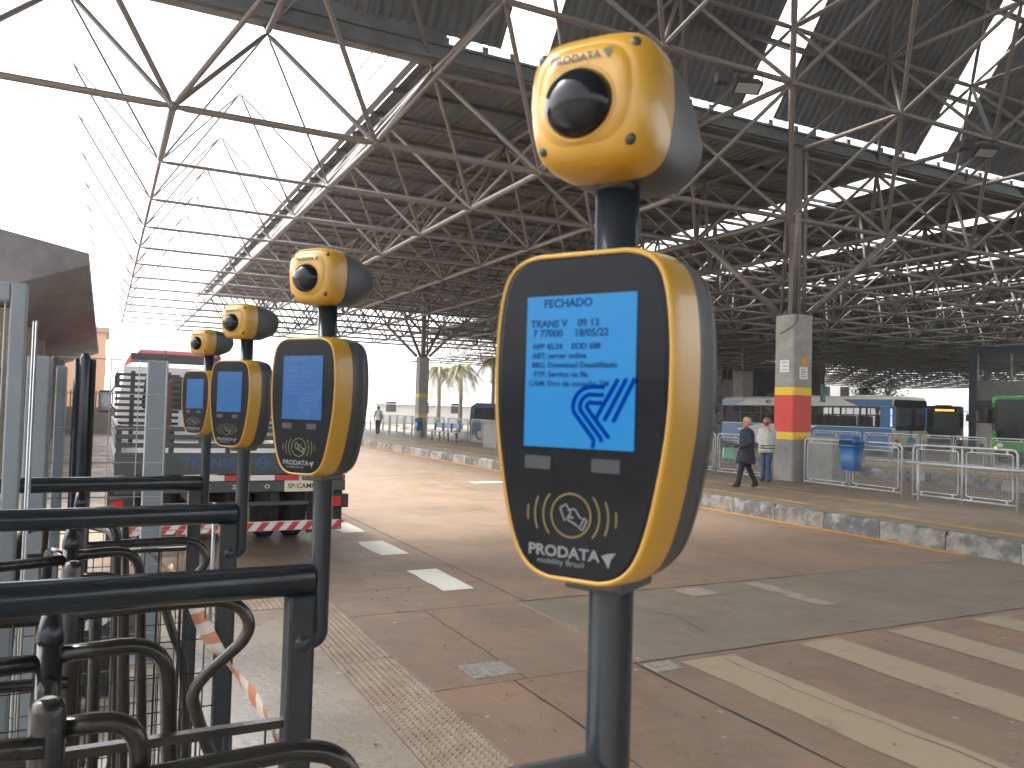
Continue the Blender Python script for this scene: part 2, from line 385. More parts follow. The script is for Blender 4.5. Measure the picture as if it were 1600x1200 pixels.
# platforms with kerb stones
PZ = .255
def platform(name, x0, x1, y0, y1, face='x0', kerb=True, ny=None):
    p = struct(obj(name, None))
    w = .17
    a0 = x0+w if kerb else x0
    n = ny or 4
    for i in range(n):
        slab(p, a0, x1, y0+(y1-y0)*i/n, y0+(y1-y0)*(i+1)/n, M_plat, 'paving_slab', z=PZ, t=PZ+.08, g=.002)
    if kerb:
        ks = [mat('kerb_white', (.34, .325, .29), .85, c2=(.18, .17, .15), scale=3.5, detail=6, lo=.38, hi=.58, bump=.9, bscale=14, world=True),
              mat('kerb_dark', (.095, .096, .098), .85, c2=(.26, .245, .22), scale=4.5, detail=6, lo=.46, hi=.60, bump=.6, bscale=14, world=True),
              mat('kerb_grey', (.22, .21, .185), .85, c2=(.10, .095, .088), scale=4.5, detail=6, lo=.42, hi=.60, bump=.6, bscale=14, world=True)]
        y = y0; k = 0
        while y < y1:
            L = 1.0+random.uniform(-.03, .03)
            b = MB(); nx, ny_, nz = 3, 9, 5
            # rounded, chipped block: grid with jitter on the top arris
            def P(u, v):   # u along length 0..1, v around profile
                prof = [(w, PZ), (.055, PZ), (.018, PZ-.012), (0, PZ-.05), (0, PZ-.16), (-.004, -.05)]
                px, pz = prof[v]; j = .011 if v in (2, 3) else .003
                cx = .03 if u in (0, 1) and v in (2, 3, 4) else 0
                q = random.random(); chip = -.05 if (v == 2 and q < .16) else (-.03 if v == 1 and q < .08 else 0)
                return (x0+px+random.uniform(-j, j)+cx*.25, y+.006+(L-.012)*u, pz+random.uniform(-j, j)*(v > 0)+chip)
            vs = [P(i/ny_, v) for i in range(ny_+1) for v in range(6)]
            b.add(vs, [(i*6+v, i*6+v+1, (i+1)*6+v+1, (i+1)*6+v) for i in range(ny_) for v in range(5)])
            b.add([vs[v] for v in range(6)]+[(x0+w, y+.006, -.05)], [(0, 1, 2, 3, 4, 5, 6)])
            e = ny_*6; b.add([vs[e+v] for v in range(6)]+[(x0+w, y+L-.006, -.05)], [(0, 1, 2, 3, 4, 5, 6)])
            if y > 15: mi = k % 2
            else: mi = {0: 2, 1: 1, 2: 2, 3: 1, 4: 2, 5: 1, 6: 0, 7: 2}.get(k % 8, 2)
            b.build('kerb_stone', ks[mi], p); y += L; k += 1
    return p
pf = platform('platform', 10.1, 15.6, -1.0, 75, ny=7)
marking('faded_line', 10.62, 10.86, 2, 75, M_yfade, pf, z=PZ+.004, jag=.02, step=.5)
marking('faded_line', 12.0, 12.35, 9, 40, M_yfade, pf, z=PZ+.004, jag=.03, step=.5)
mb = MB(); mb.poly([(15.6, -20, -.03), (21, -20, -.03), (21, 90, -.03), (15.6, 90, -.03)]); struct(mb.build('middle_road', M_road))
pf2 = platform('far_platform', 21.0, 25.6, 6, 60, ny=4)
mb = MB(); mb.poly([(25.6, -20, -.03), (120, -20, -.03), (120, 120, -.03), (25.6, 120, -.03)]); struct(mb.build('outer_road', M_road2))

# ================================================================== ROOF: space frame, sheets, skylights
A3, HH = 3.0748, 2.087
X0, Y0, ZB = .734, 12.71, 6.017
ZT = ZB+HH
NX, NY = 31, 20
roof = thing('terminal_roof', 'huge tubular steel space-frame roof with corrugated sheets and skylight strips over the terminal', 'roof')
nodes = {}
def node(kx, ky, kz): nodes[(kx, ky, kz)] = Vector((X0+A3*kx/2, Y0+A3*ky/2, ZB+HH*kz))   # half-module integer lattice
for i in range(-1, NX):
    for j in range(0, NY):
        if i < 0 and j > 0: continue
        if i < 1 and j > 12: continue
        if j > 13 and X0+A3*i < 24: continue
        node(2*i, 2*j, 0)
for i in range(-1, NX-1):
    for j in range(-1, NY-1):
        if i < 1 and j > 11: continue
        if j > 12 and X0+A3*i < 24: continue
        node(2*i+1, 2*j+1, 1)
for k in range(1, 5):                      # inclined slab rising towards the viewer
    for i in range(-2, 16):
        o = 1 if k % 2 == 0 else 0
        node(2*i+o, 1-k, 1+k)               # outer face
        o = 0 if k % 2 == 0 else 1
        if k <= 3: node(2*i+o, -k, k)       # inner face
nbr = [(2, 0, 0), (0, 2, 0), (1, 1, 1), (-1, 1, 1), (1, -1, 1), (-1, -1, 1)]
bars = []
for key, p in nodes.items():
    for d in nbr:
        q = (key[0]+d[0], key[1]+d[1], key[2]+d[2])
        if q in nodes:
            # the open bay on the left only keeps a light lattice
            if p.x < 3.5 and key[2] == 1 and key[1] > 0 and key[0] < 3 and d[2] == 0: continue
            bars.append((p, nodes[q], d))
camp = Vector((0, 0, CAMZ))
def vis(bar):
    m = (bar[0]+bar[1])/2-camp; dd = m.dot(Fv)
    if dd < 1: return 0
    u = m.dot(cr)/dd; v = m.dot(cu)/dd
    if abs(u) > .72 or abs(v) > .55: return .001/dd
    return 1/dd
bars.sort(key=vis, reverse=True)
b = MB(); b.tube([(0, 0, 0), (0, 0, .06), (0, 0, .94), (0, 0, 1)], [.45, 1, 1, .45], 8, cap=True); unit_tube = b.mesh('tube', M_tube)
def tube_rad(p, q, d):
    if min(p.x, q.x) < 3 and p.y > 12.8: return .036 if d[2] == 0 else .02
    if d == (2, 0, 0): return .055
    if d == (0, 2, 0): return .058
    return .043
for n, (p, q, d) in enumerate(bars[:300]):
    r = tube_rad(p, q, d); v = q-p
    o = obj('tube', unit_tube, roof, p, v.to_track_quat('Z', 'Y').to_euler(), (r, r, v.length))
rest = MB()
for (p, q, d) in bars[300:]:
    rest.tube([p, q], tube_rad(p, q, d), 5, cap=False)
rest.build('tube_lattice', M_tube, roof, kind='stuff')
nb = MB()
b = MB(); b.sphere((0, 0, 0), .08, 8, 6)
node_me = b.mesh('node_hub', M_tube)
nk = sorted(nodes.values(), key=lambda p: vis((p, p)), reverse=True)
nk = [p for p in nk if p.x > 3.5 or (abs(p.z-ZB) < .1 and p.y < 13)]
for p in nk[:120]: obj('node_hub', node_me, roof, p)
for p in nk[120:]: nb.box(p-Vector((.07,)*3), p+Vector((.07,)*3))
nb.build('node_hubs', M_tube, roof, kind='stuff')

DZ = ZT+.34
XE0, XE1, YE0, YE1 = 5.25, X0+A3*(NX-1)+.5, 14.30, Y0+A3*13.6
PITCH = .205
def sheet_mesh(name, w, L, m):
    """corrugated sheet lying along +y, width w along x"""
    n = max(1, int(round(w/PITCH))); pt = w/n; xs = []; zs = []
    for i in range(n):
        for fx, z in ((0, 0), (.28, 0), (.42, .045), (.78, .045), (.92, 0)): xs.append(pt*(i+fx)); zs.append(z)
    xs.append(w); zs.append(0); k = len(xs); b = MB()
    b.add([(x, 0, z) for x, z in zip(xs, zs)]+[(x, L, z) for x, z in zip(xs, zs)], [(i, i+1, k+i+1, k+i) for i in range(k-1)])
    return b.mesh(name, m)
M_sky = skylight_mat()
SKYX = [6.45+6.1496*k for k in range(16)]; SW = 1.25; SI = 1.02
bays = []
x = XE0
for s_ in SKYX:
    bays.append((x, s_)); x = s_+SW
LY = YE1-YE0
half = LY/2
cache = {}
def shared(kind, w, L, m):
    k = (kind, round(w, 3), round(L, 3))
    if k not in cache: cache[k] = sheet_mesh(kind, w, L, m)
    return cache[k]
YK = 15.6+A3*5
def sheets(x0, x1, y0, y1, n=3):
    for i in range(n):
        a, c = x0+(x1-x0)*i/n, x0+(x1-x0)*(i+1)/n
        obj('roof_sheet', shared('roof_sheet', c-a, y1-y0, M_deck), roof, (a, y0, DZ))
def yend(x): return YE1 if x < 24 else Y0+A3*18.6
for (x0, x1) in bays:
    sheets(x0, x1, YE0, YK, 1 if x1-x0 < 2 else 3); sheets(x0, x1, YK-.06, yend(x0), 1 if x1-x0 < 2 else 3)
for k, s_ in enumerate(SKYX):
    y1 = YE0 if k < 2 else YK
    sheets(s_, s_+SW, y1-.05 if k > 1 else YE0, yend(s_), 1)
    if k > 1:
        for j in range(5):
            L = (YK-YE0-.3)/5
            obj('skylight_pane', shared('skylight_pane', SW, L-.05, M_sky), roof, (s_, YE0+.3+j*L, DZ+.002))
        sheets(s_, s_+SW, YE0, YE0+.3, 1)
# purlins under the flat sheets
b = MB(); b.box((0, -.03, -.085), (1, .03, 0)); purl_me = b.mesh('purlin', M_purl)
y = YE0+.3
while y < YE1:
    obj('purlin', purl_me, roof, (XE0-.15, y, DZ-.006), None, (XE1-XE0, 1, 1)); y += A3*.5
while y < yend(30):
    obj('purlin', purl_me, roof, (24, y, DZ-.006), None, (XE1-24, 1, 1)); y += A3/2
# edge trims of the open bay, thin cables alongside
mb = MB(); mb.box((XE0-.28, YE0-.1, DZ-.12), (XE0-.12, YE1, DZ+.08)); mb.build('edge_gutter', mat('edge_gutter_metal', (.26, .275, .29), .5, .3), roof)
for dx in (-.62, -.95):
    b = MB(); b.tube([(XE0+dx, 14.3, DZ), (XE0+dx, YE1, DZ)], .013, 5); b.build('cable', M_purl, roof)
# inclined sheets
TANS = HH/(A3/2); ang = math.atan(TANS); SLEN = 4.35*math.hypot(A3/2, HH)
M_deckn = M_deck
off = Vector((0, math.sin(ang), math.cos(ang)))*.30
base = Vector((0, Y0+A3/2, ZT))+off+Vector((0, -math.cos(ang), math.sin(ang)))*.64
rot_incl = (math.pi-ang, 0, 0)
# local +y goes up the slope (towards -Y world), local z is the outer normal
def incl(o): 
    yv = Vector((0, -math.cos(ang), math.sin(ang))); zv = Vector((0, math.sin(ang), math.cos(ang))); xv = yv.cross(zv)
    o.matrix_local = Matrix(((xv.x, yv.x, zv.x, o.location.x), (xv.y, yv.y, zv.y, o.location.y), (xv.z, yv.z, zv.z, o.location.z), (0, 0, 0, 1)))
ibays = [(-9.0, -6.3), (-6.3, -3.3), (-3.3, -.3), (-.3, 2.9), (2.9, 6.7)]
isky = [6.7+6.1496*k for k in range(8)]
xx = 6.7+SI
for k in range(1, 8): ibays.append((xx, isky[k])); xx = isky[k]+SI
for (x0, x1) in ibays:
    n = 3 if x1-x0 > 3.5 else 1
    for i in range(n):
        a, c = x0+(x1-x0)*i/n, x0+(x1-x0)*(i+1)/n
        o = obj('inclined_sheet', shared('inclined_sheet', c-a, SLEN, M_deck), roof, (c, base.y, base.z)); incl(o)
for s_ in isky:
    for k in range(3):
        o = obj('skylight_pane', shared('skylight_pane', SI, SLEN/3-.05, M_sky), roof, Vector((s_+SI, base.y, base.z))+Vector((0, -math.cos(ang), math.sin(ang)))*(SLEN/3*k)); incl(o)
for k in range(1, 6):
    c = base+Vector((0, -math.cos(ang), math.sin(ang)))*(SLEN*k/5.4-.5)
    b = MB(); b.box((-9, c.y-.16, c.z-.16), (52, c.y-.06, c.z-.06)); b.build('purlin', M_purl, roof)
# valley gutter between the inclined and the flat roof, fascia over the open bay
M_gut = mat('gutter_metal', (.17, .18, .185), .5, .3, c2=(.12, .125, .13), scale=1.5, world=True)
b = MB(); b.box((-9, 14.02, ZT+.10), (52, 14.26, ZT+.50)); b.build('valley_gutter', M_gut, roof)
b = MB(); b.box((-9, 13.93, ZT+.14), (52, 14.02, ZT+.20)); b.box((-9, 13.96, ZT+.42), (52, 14.02, ZT+.46)); b.build('gutter_rib', M_gut, roof)
b = MB(); b.box((-9, 14.1, ZT+.49), (XE0+.3, 14.16, ZT+1.05)); b.build('fascia_sheet', M_gut, roof)
b = MB(); x = XE0+.2
while x < 45:
    b.box((x, 14.03, ZT+.5), (x+.12, 14.2, ZT+.62)); x += random.choice((.6, .82, 1.2))
b.build('gutter_bracket', M_gut, roof)
# unseen high flat roof behind the viewer, added to cut light from behind
hi = base+Vector((0, -math.cos(ang), math.sin(ang)))*SLEN
b = MB(); b.box((-9, -48, hi.z), (52, hi.y+.1, hi.z+.08)); b.build('unseen_shade_deck', M_deck, roof)

# columns
def column(loc, cap, label, wid=.80, red=True):
    t = thing('column', label, 'column', loc, 0, 'concrete roof columns')
    x, y, z = loc; h = cap-z; w = wid/2
    b = MB(); c = .03
    ring = lambda zz: [(-w+c, -w, zz), (w-c, -w, zz), (w, -w+c, zz), (w, w-c, zz), (w-c, w, zz), (-w+c, w, zz), (-w, w-c, zz), (-w, -w+c, zz)]
    b.loft([ring(0), ring(h)], smooth=False); b.build('shaft', M_conc, t)
    def band(z0, z1, m, nm):
        g = .004; b = MB(); rr = lambda zz: [(px*(1+g/w), py*(1+g/w), zz) for px, py, _ in ring(zz)]
        b.loft([rr(z0), rr(z1)], cap0=False, cap1=False, smooth=False); b.build(nm, m, t, label=nm.replace('_', ' '))
    Mr = mat('red_band_paint', (.60, .045, .028), .55, c2=(.5, .05, .035), scale=3); My = mat('yellow_band_paint', (.75, .50, .02), .55)
    band(.96, 1.13, My, 'yellow_band'); (band(1.13, 1.99, Mr, 'red_band') if red else None); band(1.99, 2.17, My, 'yellow_band')
    b = MB(); b.box((-w*.7, -w*.7, h), (w*.7, w*.7, h+.05)); b.build('cap_plate', M_purl, t)
    Mst = mat('post_steel', (.16, .155, .15), .5, .2)
    top = ZT-z
    b = MB(); b.box((-.10, -.10, h+.05), (.10, .10, top)); b.build('steel_post', Mst, t)
    b = MB(); b.tube([(.17, -.13, h+.05), (.17, -.13, top)], .05, 8); b.build('drain_pipe', M_tube, t)
    for sx in (-1, 1):
        for sy in (-1, 1):
            b = MB(); b.tube([(sx*.25, sy*.25, h+.05), (sx*A3/2, sy*A3/2, ZB-z)], .075, 8); b.build('strut', M_tube, t)
    return t
CX, CY = X0+4.5*A3, Y0+.5*A3
col1 = column((CX-.12, CY-.36, PZ), 4.12, 'nearest concrete column with red and yellow bands beside the two people', .60)
col2 = column((CX-.05, CY+8*A3, PZ), 4.30, 'far concrete column with yellow bands beside the bench on the platform', .52, False)
col3 = column((X0+11.5*A3, CY+8*A3, 0), 4.6, 'grey concrete column rising behind the white and blue bus', .9)
column((X0+19.5*A3, CY+8*A3, 0), 4.6, 'distant concrete column at the back of the terminal', .9)
# notices on the nearest column, loose cable
M_pap = mat('paper', (.72, .72, .70), .7); M_or = mat('orange_paper', (.62, .30, .04), .7); M_prt = mat('print_grey', (.3, .3, .3), .7)
def notice(parent_loc, a, bb, m, label, nlines, axis):
    n = thing('notice', label, 'notice', parent_loc)
    b = MB(); b.box(a, bb); b.build('sheet', m, n)
    b = MB(); h = bb[2]-a[2]; 
    for k in range(nlines):
        z = a[2]+h*(.2+.6*k/max(1, nlines-1))
        if axis == 'x': b.box((a[0]-.002, a[1]+.05, z-.012), (a[0], bb[1]-.05-.04*(k % 2), z+.012))
        else: b.box((a[0]+.05, a[1]-.002, z-.012), (bb[0]-.05-.04*(k % 2), a[1], z+.012))
    b.build('print', M_prt, n)
cx, cy = CX-.12, CY-.36
notice((cx, cy, 0), (-.306, -.16, 2.78), (-.302, .12, 3.06), M_pap, 'white notice on the left face of the banded column', 3, 'x')
notice((cx, cy, 0), (-.12, -.306, 2.62), (.14, -.302, 2.90), M_pap, 'white notice below an orange sheet on the banded column', 4, 'y')
notice((cx, cy, 0), (-.06, -.307, 2.92), (.12, -.303, 3.14), M_or, 'orange sheet above a white notice on the banded column', 1, 'y')
b = MB(); b.tube(catmull([(cx-.2, cy-.31, 4.11), (cx-.24, cy-.315, 3.95), (cx-.312, cy-.24, 3.83), (cx-.315, cy+.05, 3.71), (cx-.315, cy+.12, 3.69)], 4), .012, 6)
tag(b.build('loose_cable', M_purl), 'thin dark cable dangling over the top of the banded column', 'cable')
# floodlights under the inclined frame
def flood(loc, rz, label):
    t = thing('floodlight', label, 'floodlight', loc, rz, 'floodlights under the roof')
    b = MB(); b.loft([[(-.26, -.14, 0), (.26, -.14, 0), (.26, .14, 0), (-.26, .14, 0)], [(-.2, -.1, .16), (.2, -.1, .16), (.2, .1, .16), (-.2, .1, .16)]], smooth=False)
    b.build('housing', mat('flood_housing', (.05, .05, .052), .5, .3), t, rot=(R(-28), 0, 0))
    b = MB(); b.box((-.22, -.11, -.006), (.22, .11, 0)); b.build('lens', mat('flood_lens', (.35, .37, .38), .15), t, rot=(R(-28), 0, 0))
    b = MB(); b.tube([(-.28, 0, .05), (-.28, 0, .3), (.28, 0, .3), (.28, 0, .05)], .016, 6); b.build('bracket', M_purl, t)
    b = MB(); b.bbox((-.62, -.1, .05), (-.36, .1, .25), .02); b.build('ballast_box', MATS['flood_housing'], t)
flood((X0+3.13*A3, Y0-A3/2, ZT-.34), R(-20), 'floodlight hanging from the frame just right of the nearest camera unit')
flood((X0+5.42*A3, Y0-A3/2, ZT-.34), R(-20), 'floodlight hanging from the frame at the right edge')
for k, (px, py) in enumerate(((20.7, 27.5), (30, 30.6), (26.8, 42))):
    flood((px, py, ZB-.4), R(15*k), ['small floodlight hanging over the middle road beyond the banded column', 'floodlight hanging above the white and blue bus', 'most distant floodlight above the far platform'][k])

# ================================================================== TURNSTILE GATES
GX, GY0, GS = .398, .59, 1.0326
GYS = [GY0+GS*k for k in range(4)]
def gate(k):
    lab = ['nearest charcoal turnstile rail and post carrying the large card reader', 'second charcoal turnstile rail from the front with mesh panel below',
           'third charcoal turnstile rail from the front with mesh panel', 'farthest charcoal turnstile rail before the grey posts'][k]
    g = thing('turnstile_gate', lab, 'turnstile gate', (0, GYS[k], 0), 0, 'turnstile gates in a row')
    zr = 1.376 if k == 0 else 1.352
    b = MB(); b.tube([(-1.35, 0, zr), (.386, 0, zr)], .031, 20); b.build('top_rail', M_pipe if k else mat('scuffed_pipe', (.09, .10, .10), .4, .2, c2=(.16, .165, .16), scale=14), g)
    b = MB(); b.bbox((.337, -.027, .0), (.391, .027, 1.325), .007); b.build('post', M_pipe, g)
    b = MB(); b.bbox((.29, -.075, 0), (.44, .075, .008), .003); b.build('base_plate', M_pipe, g)
    b = MB(); b.bbox((-1.39, -.027, 0), (-1.336, .027, 1.325), .007); b.build('post', M_pipe, g)
    # reader pole: leaves the post low down through an elbow
    b = MB(); b.tube(fillet([(.364, 0, 1.232), (GX+.004, 0, 1.232), (GX+.004, 0, 1.545)], .03, 8)+[(GX, 0, 1.95)], .0195, 18); b.build('reader_pole', M_pipe, g)
    b = MB(); b.sphere((.366, -.012, 1.232), .022, 12, 8); b.build('pole_weld', M_pipe, g)
    # mesh panel: flat bar frame + wires
    for zf in (1.066, .12):
        b = MB(); b.box((-1.336, -.004, zf), (.337, .016, zf+.016)); b.build('flat_bar', M_pipeworn, g)
    b = MB(); x = -1.28
    while x < .33: b.tube([(x, .006, .136), (x, .006, 1.066)], .0022, 5, cap=False); x += .0635
    for j in range(1, 9): b.tube([(-1.336, .009, .136+.104*j), (.337, .009, .136+.104*j)], .0022, 5, cap=False)
    b.build('wire_mesh', M_pipeworn, g, kind='stuff')
    for x in (-.62, .23):
        b = MB(); b.box((x, -.002, .136), (x+.008, .014, 1.066)); b.build('mesh_bar', M_pipe, g)
for k in range(4): gate(k)
def guard(k):
    y = GYS[k]-.36
    t = thing('guard_hoop', ['guard pipe hoop just in front of the second rail, cut by the bottom edge', 'S-bent guard pipe hoop between the second and third rails', 'S-bent guard pipe hoop in front of the farthest rail'][k-1], 'guard hoop', (0, y, 0), 0, 'bent guard hoops between the gates')
    p = [(-.05, 0, 1.160), (.22, 0, 1.168), (.30, 0, 1.166), (.352, 0, 1.145), (.379, 0, 1.098), (.365, 0, 1.055), (.318, 0, 1.012), (.268, 0, .968), (.243, 0, .925), (.252, 0, .875), (.277, 0, .80), (.31, 0, .70), (.33, 0, .45), (.33, 0, .02)]
    b = MB(); b.tube(catmull(p, 5), .0165, 12); b.build('s_pipe', M_pipeworn, t)
    b = MB(); b.tube([(-.05, 0, 0), (-.05, 0, 1.278), (-.05, 0, 1.290), (-.05, 0, 1.294)], [.023, .023, .018, .008], 16); b.build('centre_post', M_pipeworn, t)
    for s_, h_, L in ((1, 1.245, .115), (-1, 1.235, .20), (-1, 1.0, .33)):
        q = fillet([(-.05, .02*s_, h_), (-.05+s_*L, .02, h_), (-.05+s_*(L+.03), .03, .25), (-.05, .02, .25)], .07, 6)
        b = MB(); b.tube(q, .0145, 10); b.build('hoop', M_pipeworn, t)
    b = MB(); b.bbox((-.13, -.08, 0), (.03, .08, .01), .003); b.build('base_plate', M_galv, t)
for k in (1, 2, 3): guard(k)
def rotor(k):
    y = GYS[k]
    t = thing('turnstile_rotor', ['', 'turnstile rotor with hooped arms under the second rail', 'turnstile rotor with hooped arms under the third rail', 'turnstile rotor with hooped arms under the farthest rail'][k], 'turnstile rotor', (-.068, y+.055, 0), R(12*k), 'turnstile rotors with hooped arms')
    b = MB(); b.tube([(0, 0, .02), (0, 0, 1.27)], .0215, 16); b.build('shaft', M_pipeworn, t)
    b = MB(); b.tube([(0, 0, 1.26), (0, 0, 1.272), (0, 0, 1.318)], [.0235, .0235, .014], 16); b.build('collar', M_pipe, t)
    for j, (a, h_, L) in enumerate(((-4, 1.235, .20), (176, 1.225, .42), (80, 1.215, .30), (-100, 1.19, .30), (150, 1.05, .37))):
        ca, sa = math.cos(R(a)), math.sin(R(a))
        q = fillet([(0, 0, h_), (ca*L, sa*L, h_), (ca*(L+.05), sa*(L+.05), .28), (ca*.1, sa*.1, .2), (0, 0, .2)], .085, 7)
        b = MB(); b.tube(q, .0155, 10); b.build('arm', M_pipeworn, t)
    b = MB(); b.tube([(0, 0, 0), (0, 0, .12), (0, 0, .2)], [.1, .085, .03], 16); b.build('foot', M_gry, t)
for k in (1, 2, 3): rotor(k)
# dark pedestal feet with bolted plates on the floor farther along
for k, (x, y, s_) in enumerate(((.02, 5.35, 1), (.1, 6.1, .95))):
    t = thing('pedestal', ['nearer dark pedestal block bolted to the floor behind the turnstiles', 'farther dark pedestal block bolted to the floor behind the turnstiles'][k], 'pedestal', (x, y, 0), R(-20), 'pedestal blocks behind the turnstiles')
    b = MB(); b.loft([[(-.13, -.16, .012), (.13, -.16, .012), (.13, .16, .012), (-.13, .16, .012)], [(-.13, -.16, .26), (.13, -.16, .26), (.13, .16, .26), (-.13, .16, .26)], [(-.08, -.16, .38), (.05, -.16, .38), (.05, .12, .38), (-.08, .12, .38)]], smooth=False); b.build('block', M_gry, t)
    b = MB(); b.box((-.3, -.2, 0), (-.1, .0, .012)); b.build('plate', M_galv, t)
    for (i, j) in ((-.26, -.16), (-.16, -.16), (-.26, -.04), (-.16, -.04)):
        bb = MB(); bb.tube([(i, j, .012), (i, j, .032)], .012, 6); bb.build('bolt', M_galv, t)
# striped barrier tape
M_to = mat('tape_orange', (.42, .16, .085), .45); M_tw = mat('tape_white', (.50, .45, .39), .45)
def tape(pts, w, label, n=40, twist=2.4):
    P = catmull(pts, 10); b = MB(); N = len(P); vs = []
    for i, p in enumerate(P):
        d = (P[min(i+1, N-1)]-P[max(i-1, 0)]).normalized(); s_ = d.cross(Vector((.3, .6, .5))).normalized(); u = d.cross(s_)
        a = math.sin(i/N*twist*math.pi)*1.1+.2; ww = w*(.45+.55*abs(math.sin(i/N*2.2+.5)))
        o = s_*math.cos(a)+u*math.sin(a); o2 = s_*math.cos(a+1.1)+u*math.sin(a+1.1)
        vs += [p-o*ww, p+o2*ww*.12, p+o*ww]
    for i in range(N-1):
        mi = (i//3) % 2
        b.add([vs[3*i], vs[3*i+1], vs[3*i+4], vs[3*i+3]], [(0, 1, 2, 3)], mi, True); b.add([vs[3*i+1], vs[3*i+2], vs[3*i+5], vs[3*i+4]], [(0, 1, 2, 3)], mi, True)
    tag(b.build('barrier_tape', [M_to, M_tw]), label, 'barrier tape')
tape([(.265, 2.80, 1.10), (.283, 2.72, 1.055), (.314, 2.55, .993), (.344, 2.3, .97), (.370, 2.05, .964), (.378, 1.8, .955), (.372, 1.70, .93)], .024, 'orange and white barrier tape strung behind the second post')
tape([(.14, 3.75, 1.12), (.209, 3.72, 1.05), (.25, 3.75, 1.0), (.265, 3.78, .93), (.30, 3.75, .96), (.285, 3.8, .99)], .016, 'knotted scrap of orange and white barrier tape on the farthest gate')

# ================================================================== CARD READERS AND CAMERA UNITS
prof = [(0, .50), (.006, .62), (.022, .755), (.05, .855), (.10, .925), (.18, .972), (.28, .997), (.36, 1.0), (.46, .992), (.56, .962), (.66, .908), (.76, .842), (.84, .775), (.90, .705), (.945, .622), (.975, .52), (.992, .40), (1, .28)]
VW, VH = .0845, .290       # half width and height of the black front
def outline(scale_w, grow, y, bow=0.0):
    """closed outline (x, y, z): profile grown outwards by a constant margin"""
    right = catmull([(VW*scale_w*w, 0, VH*(.5-t)) for t, w in prof], 2)
    pts = [Vector(p) for p in right]+[Vector((-p.x, 0, p.z)) for p in reversed(right)]
    out = []
    N = len(pts)
    for i, p in enumerate(pts):
        d = pts[(i+1) % N]-pts[i-1]; d.normalize(); n = Vector((-d.z, 0, d.x))
        if n.dot(Vector((p.x, 0, p.z))) < 0: n = -n
        q = p+n*grow; out.append((q.x, y, q.z))
    return out
M_pr_g = mat('print_silver', (.105, .115, .122), .5); M_pr_y = mat('print_yellow', (.10, .078, .014), .5)
M_ind = mat('indicator_window', (.026, .029, .032), .3, spec=.3)
def screen_mat(name, e, s_):
    m = bpy.data.materials.new(name); m.use_nodes = True; t = m.node_tree; b = t.nodes['Principled BSDF']
    b.inputs['Base Color'].default_value = (.004, .01, .02, 1); b.inputs['Roughness'].default_value = .1; b.inputs['Specular IOR Level'].default_value = .2
    b.inputs['Emission Color'].default_value = (*e, 1); b.inputs['Emission Strength'].default_value = s_
    return m
M_scr1 = screen_mat('lit_screen', (.006, .255, .64), .175); M_scr2 = screen_mat('lit_screen_dim', (.028, .15, .42), .14)
M_stx = mat('screen_ink', (.003, .012, .05), .3, emit=(.002, .03, .12), es=.04, spec=.1)
M_slg = mat('screen_logo_ink', (.001, .008, .06), .5, emit=(.0, .06, .42), es=.10, spec=.0)
M_stx2 = mat('screen_ink_dim', (.01, .04, .14), .15, emit=(.012, .06, .24), es=.09)
def stroke(name, lines, w, m, parent, y, closed=None):
    """flat ribbon strokes in the x-z plane"""
    b = MB()
    for pts in lines:
        P = [Vector((p[0], 0, p[1])) for p in pts]; N = len(P); L = []; Q = []
        for i in range(N):
            d = (P[min(i+1, N-1)]-P[max(i-1, 0)]).normalized(); n = Vector((-d.z, 0, d.x))*w/2
            L.append((P[i].x+n.x, y, P[i].z+n.z)); Q.append((P[i].x-n.x, y, P[i].z-n.z))
        b.add(L+Q, [(i, i+1, N+i+1, N+i) for i in range(N-1)])
    return b.build(name, m, parent)
def arc(cx, cz, r, a0, a1, n=14): return [(cx+r*math.cos(R(a0+(a1-a0)*i/n)), cz+r*math.sin(R(a0+(a1-a0)*i/n))) for i in range(n+1)]
FRONT = (R(90), 0, 0)
def bird(parent, x, z, s_, m, y):
    """small winged emblem after the maker's name"""
    b = MB()
    b.poly([(x+s_*.0, y, z+s_*.25), (x+s_*.45, y, z+s_*.45), (x+s_*1.05, y, z+s_*.55), (x+s_*.72, y, z+s_*.12), (x+s_*.52, y, z-s_*.55), (x+s_*.32, y, z-s_*.15)])
    b.build('emblem', m, parent)
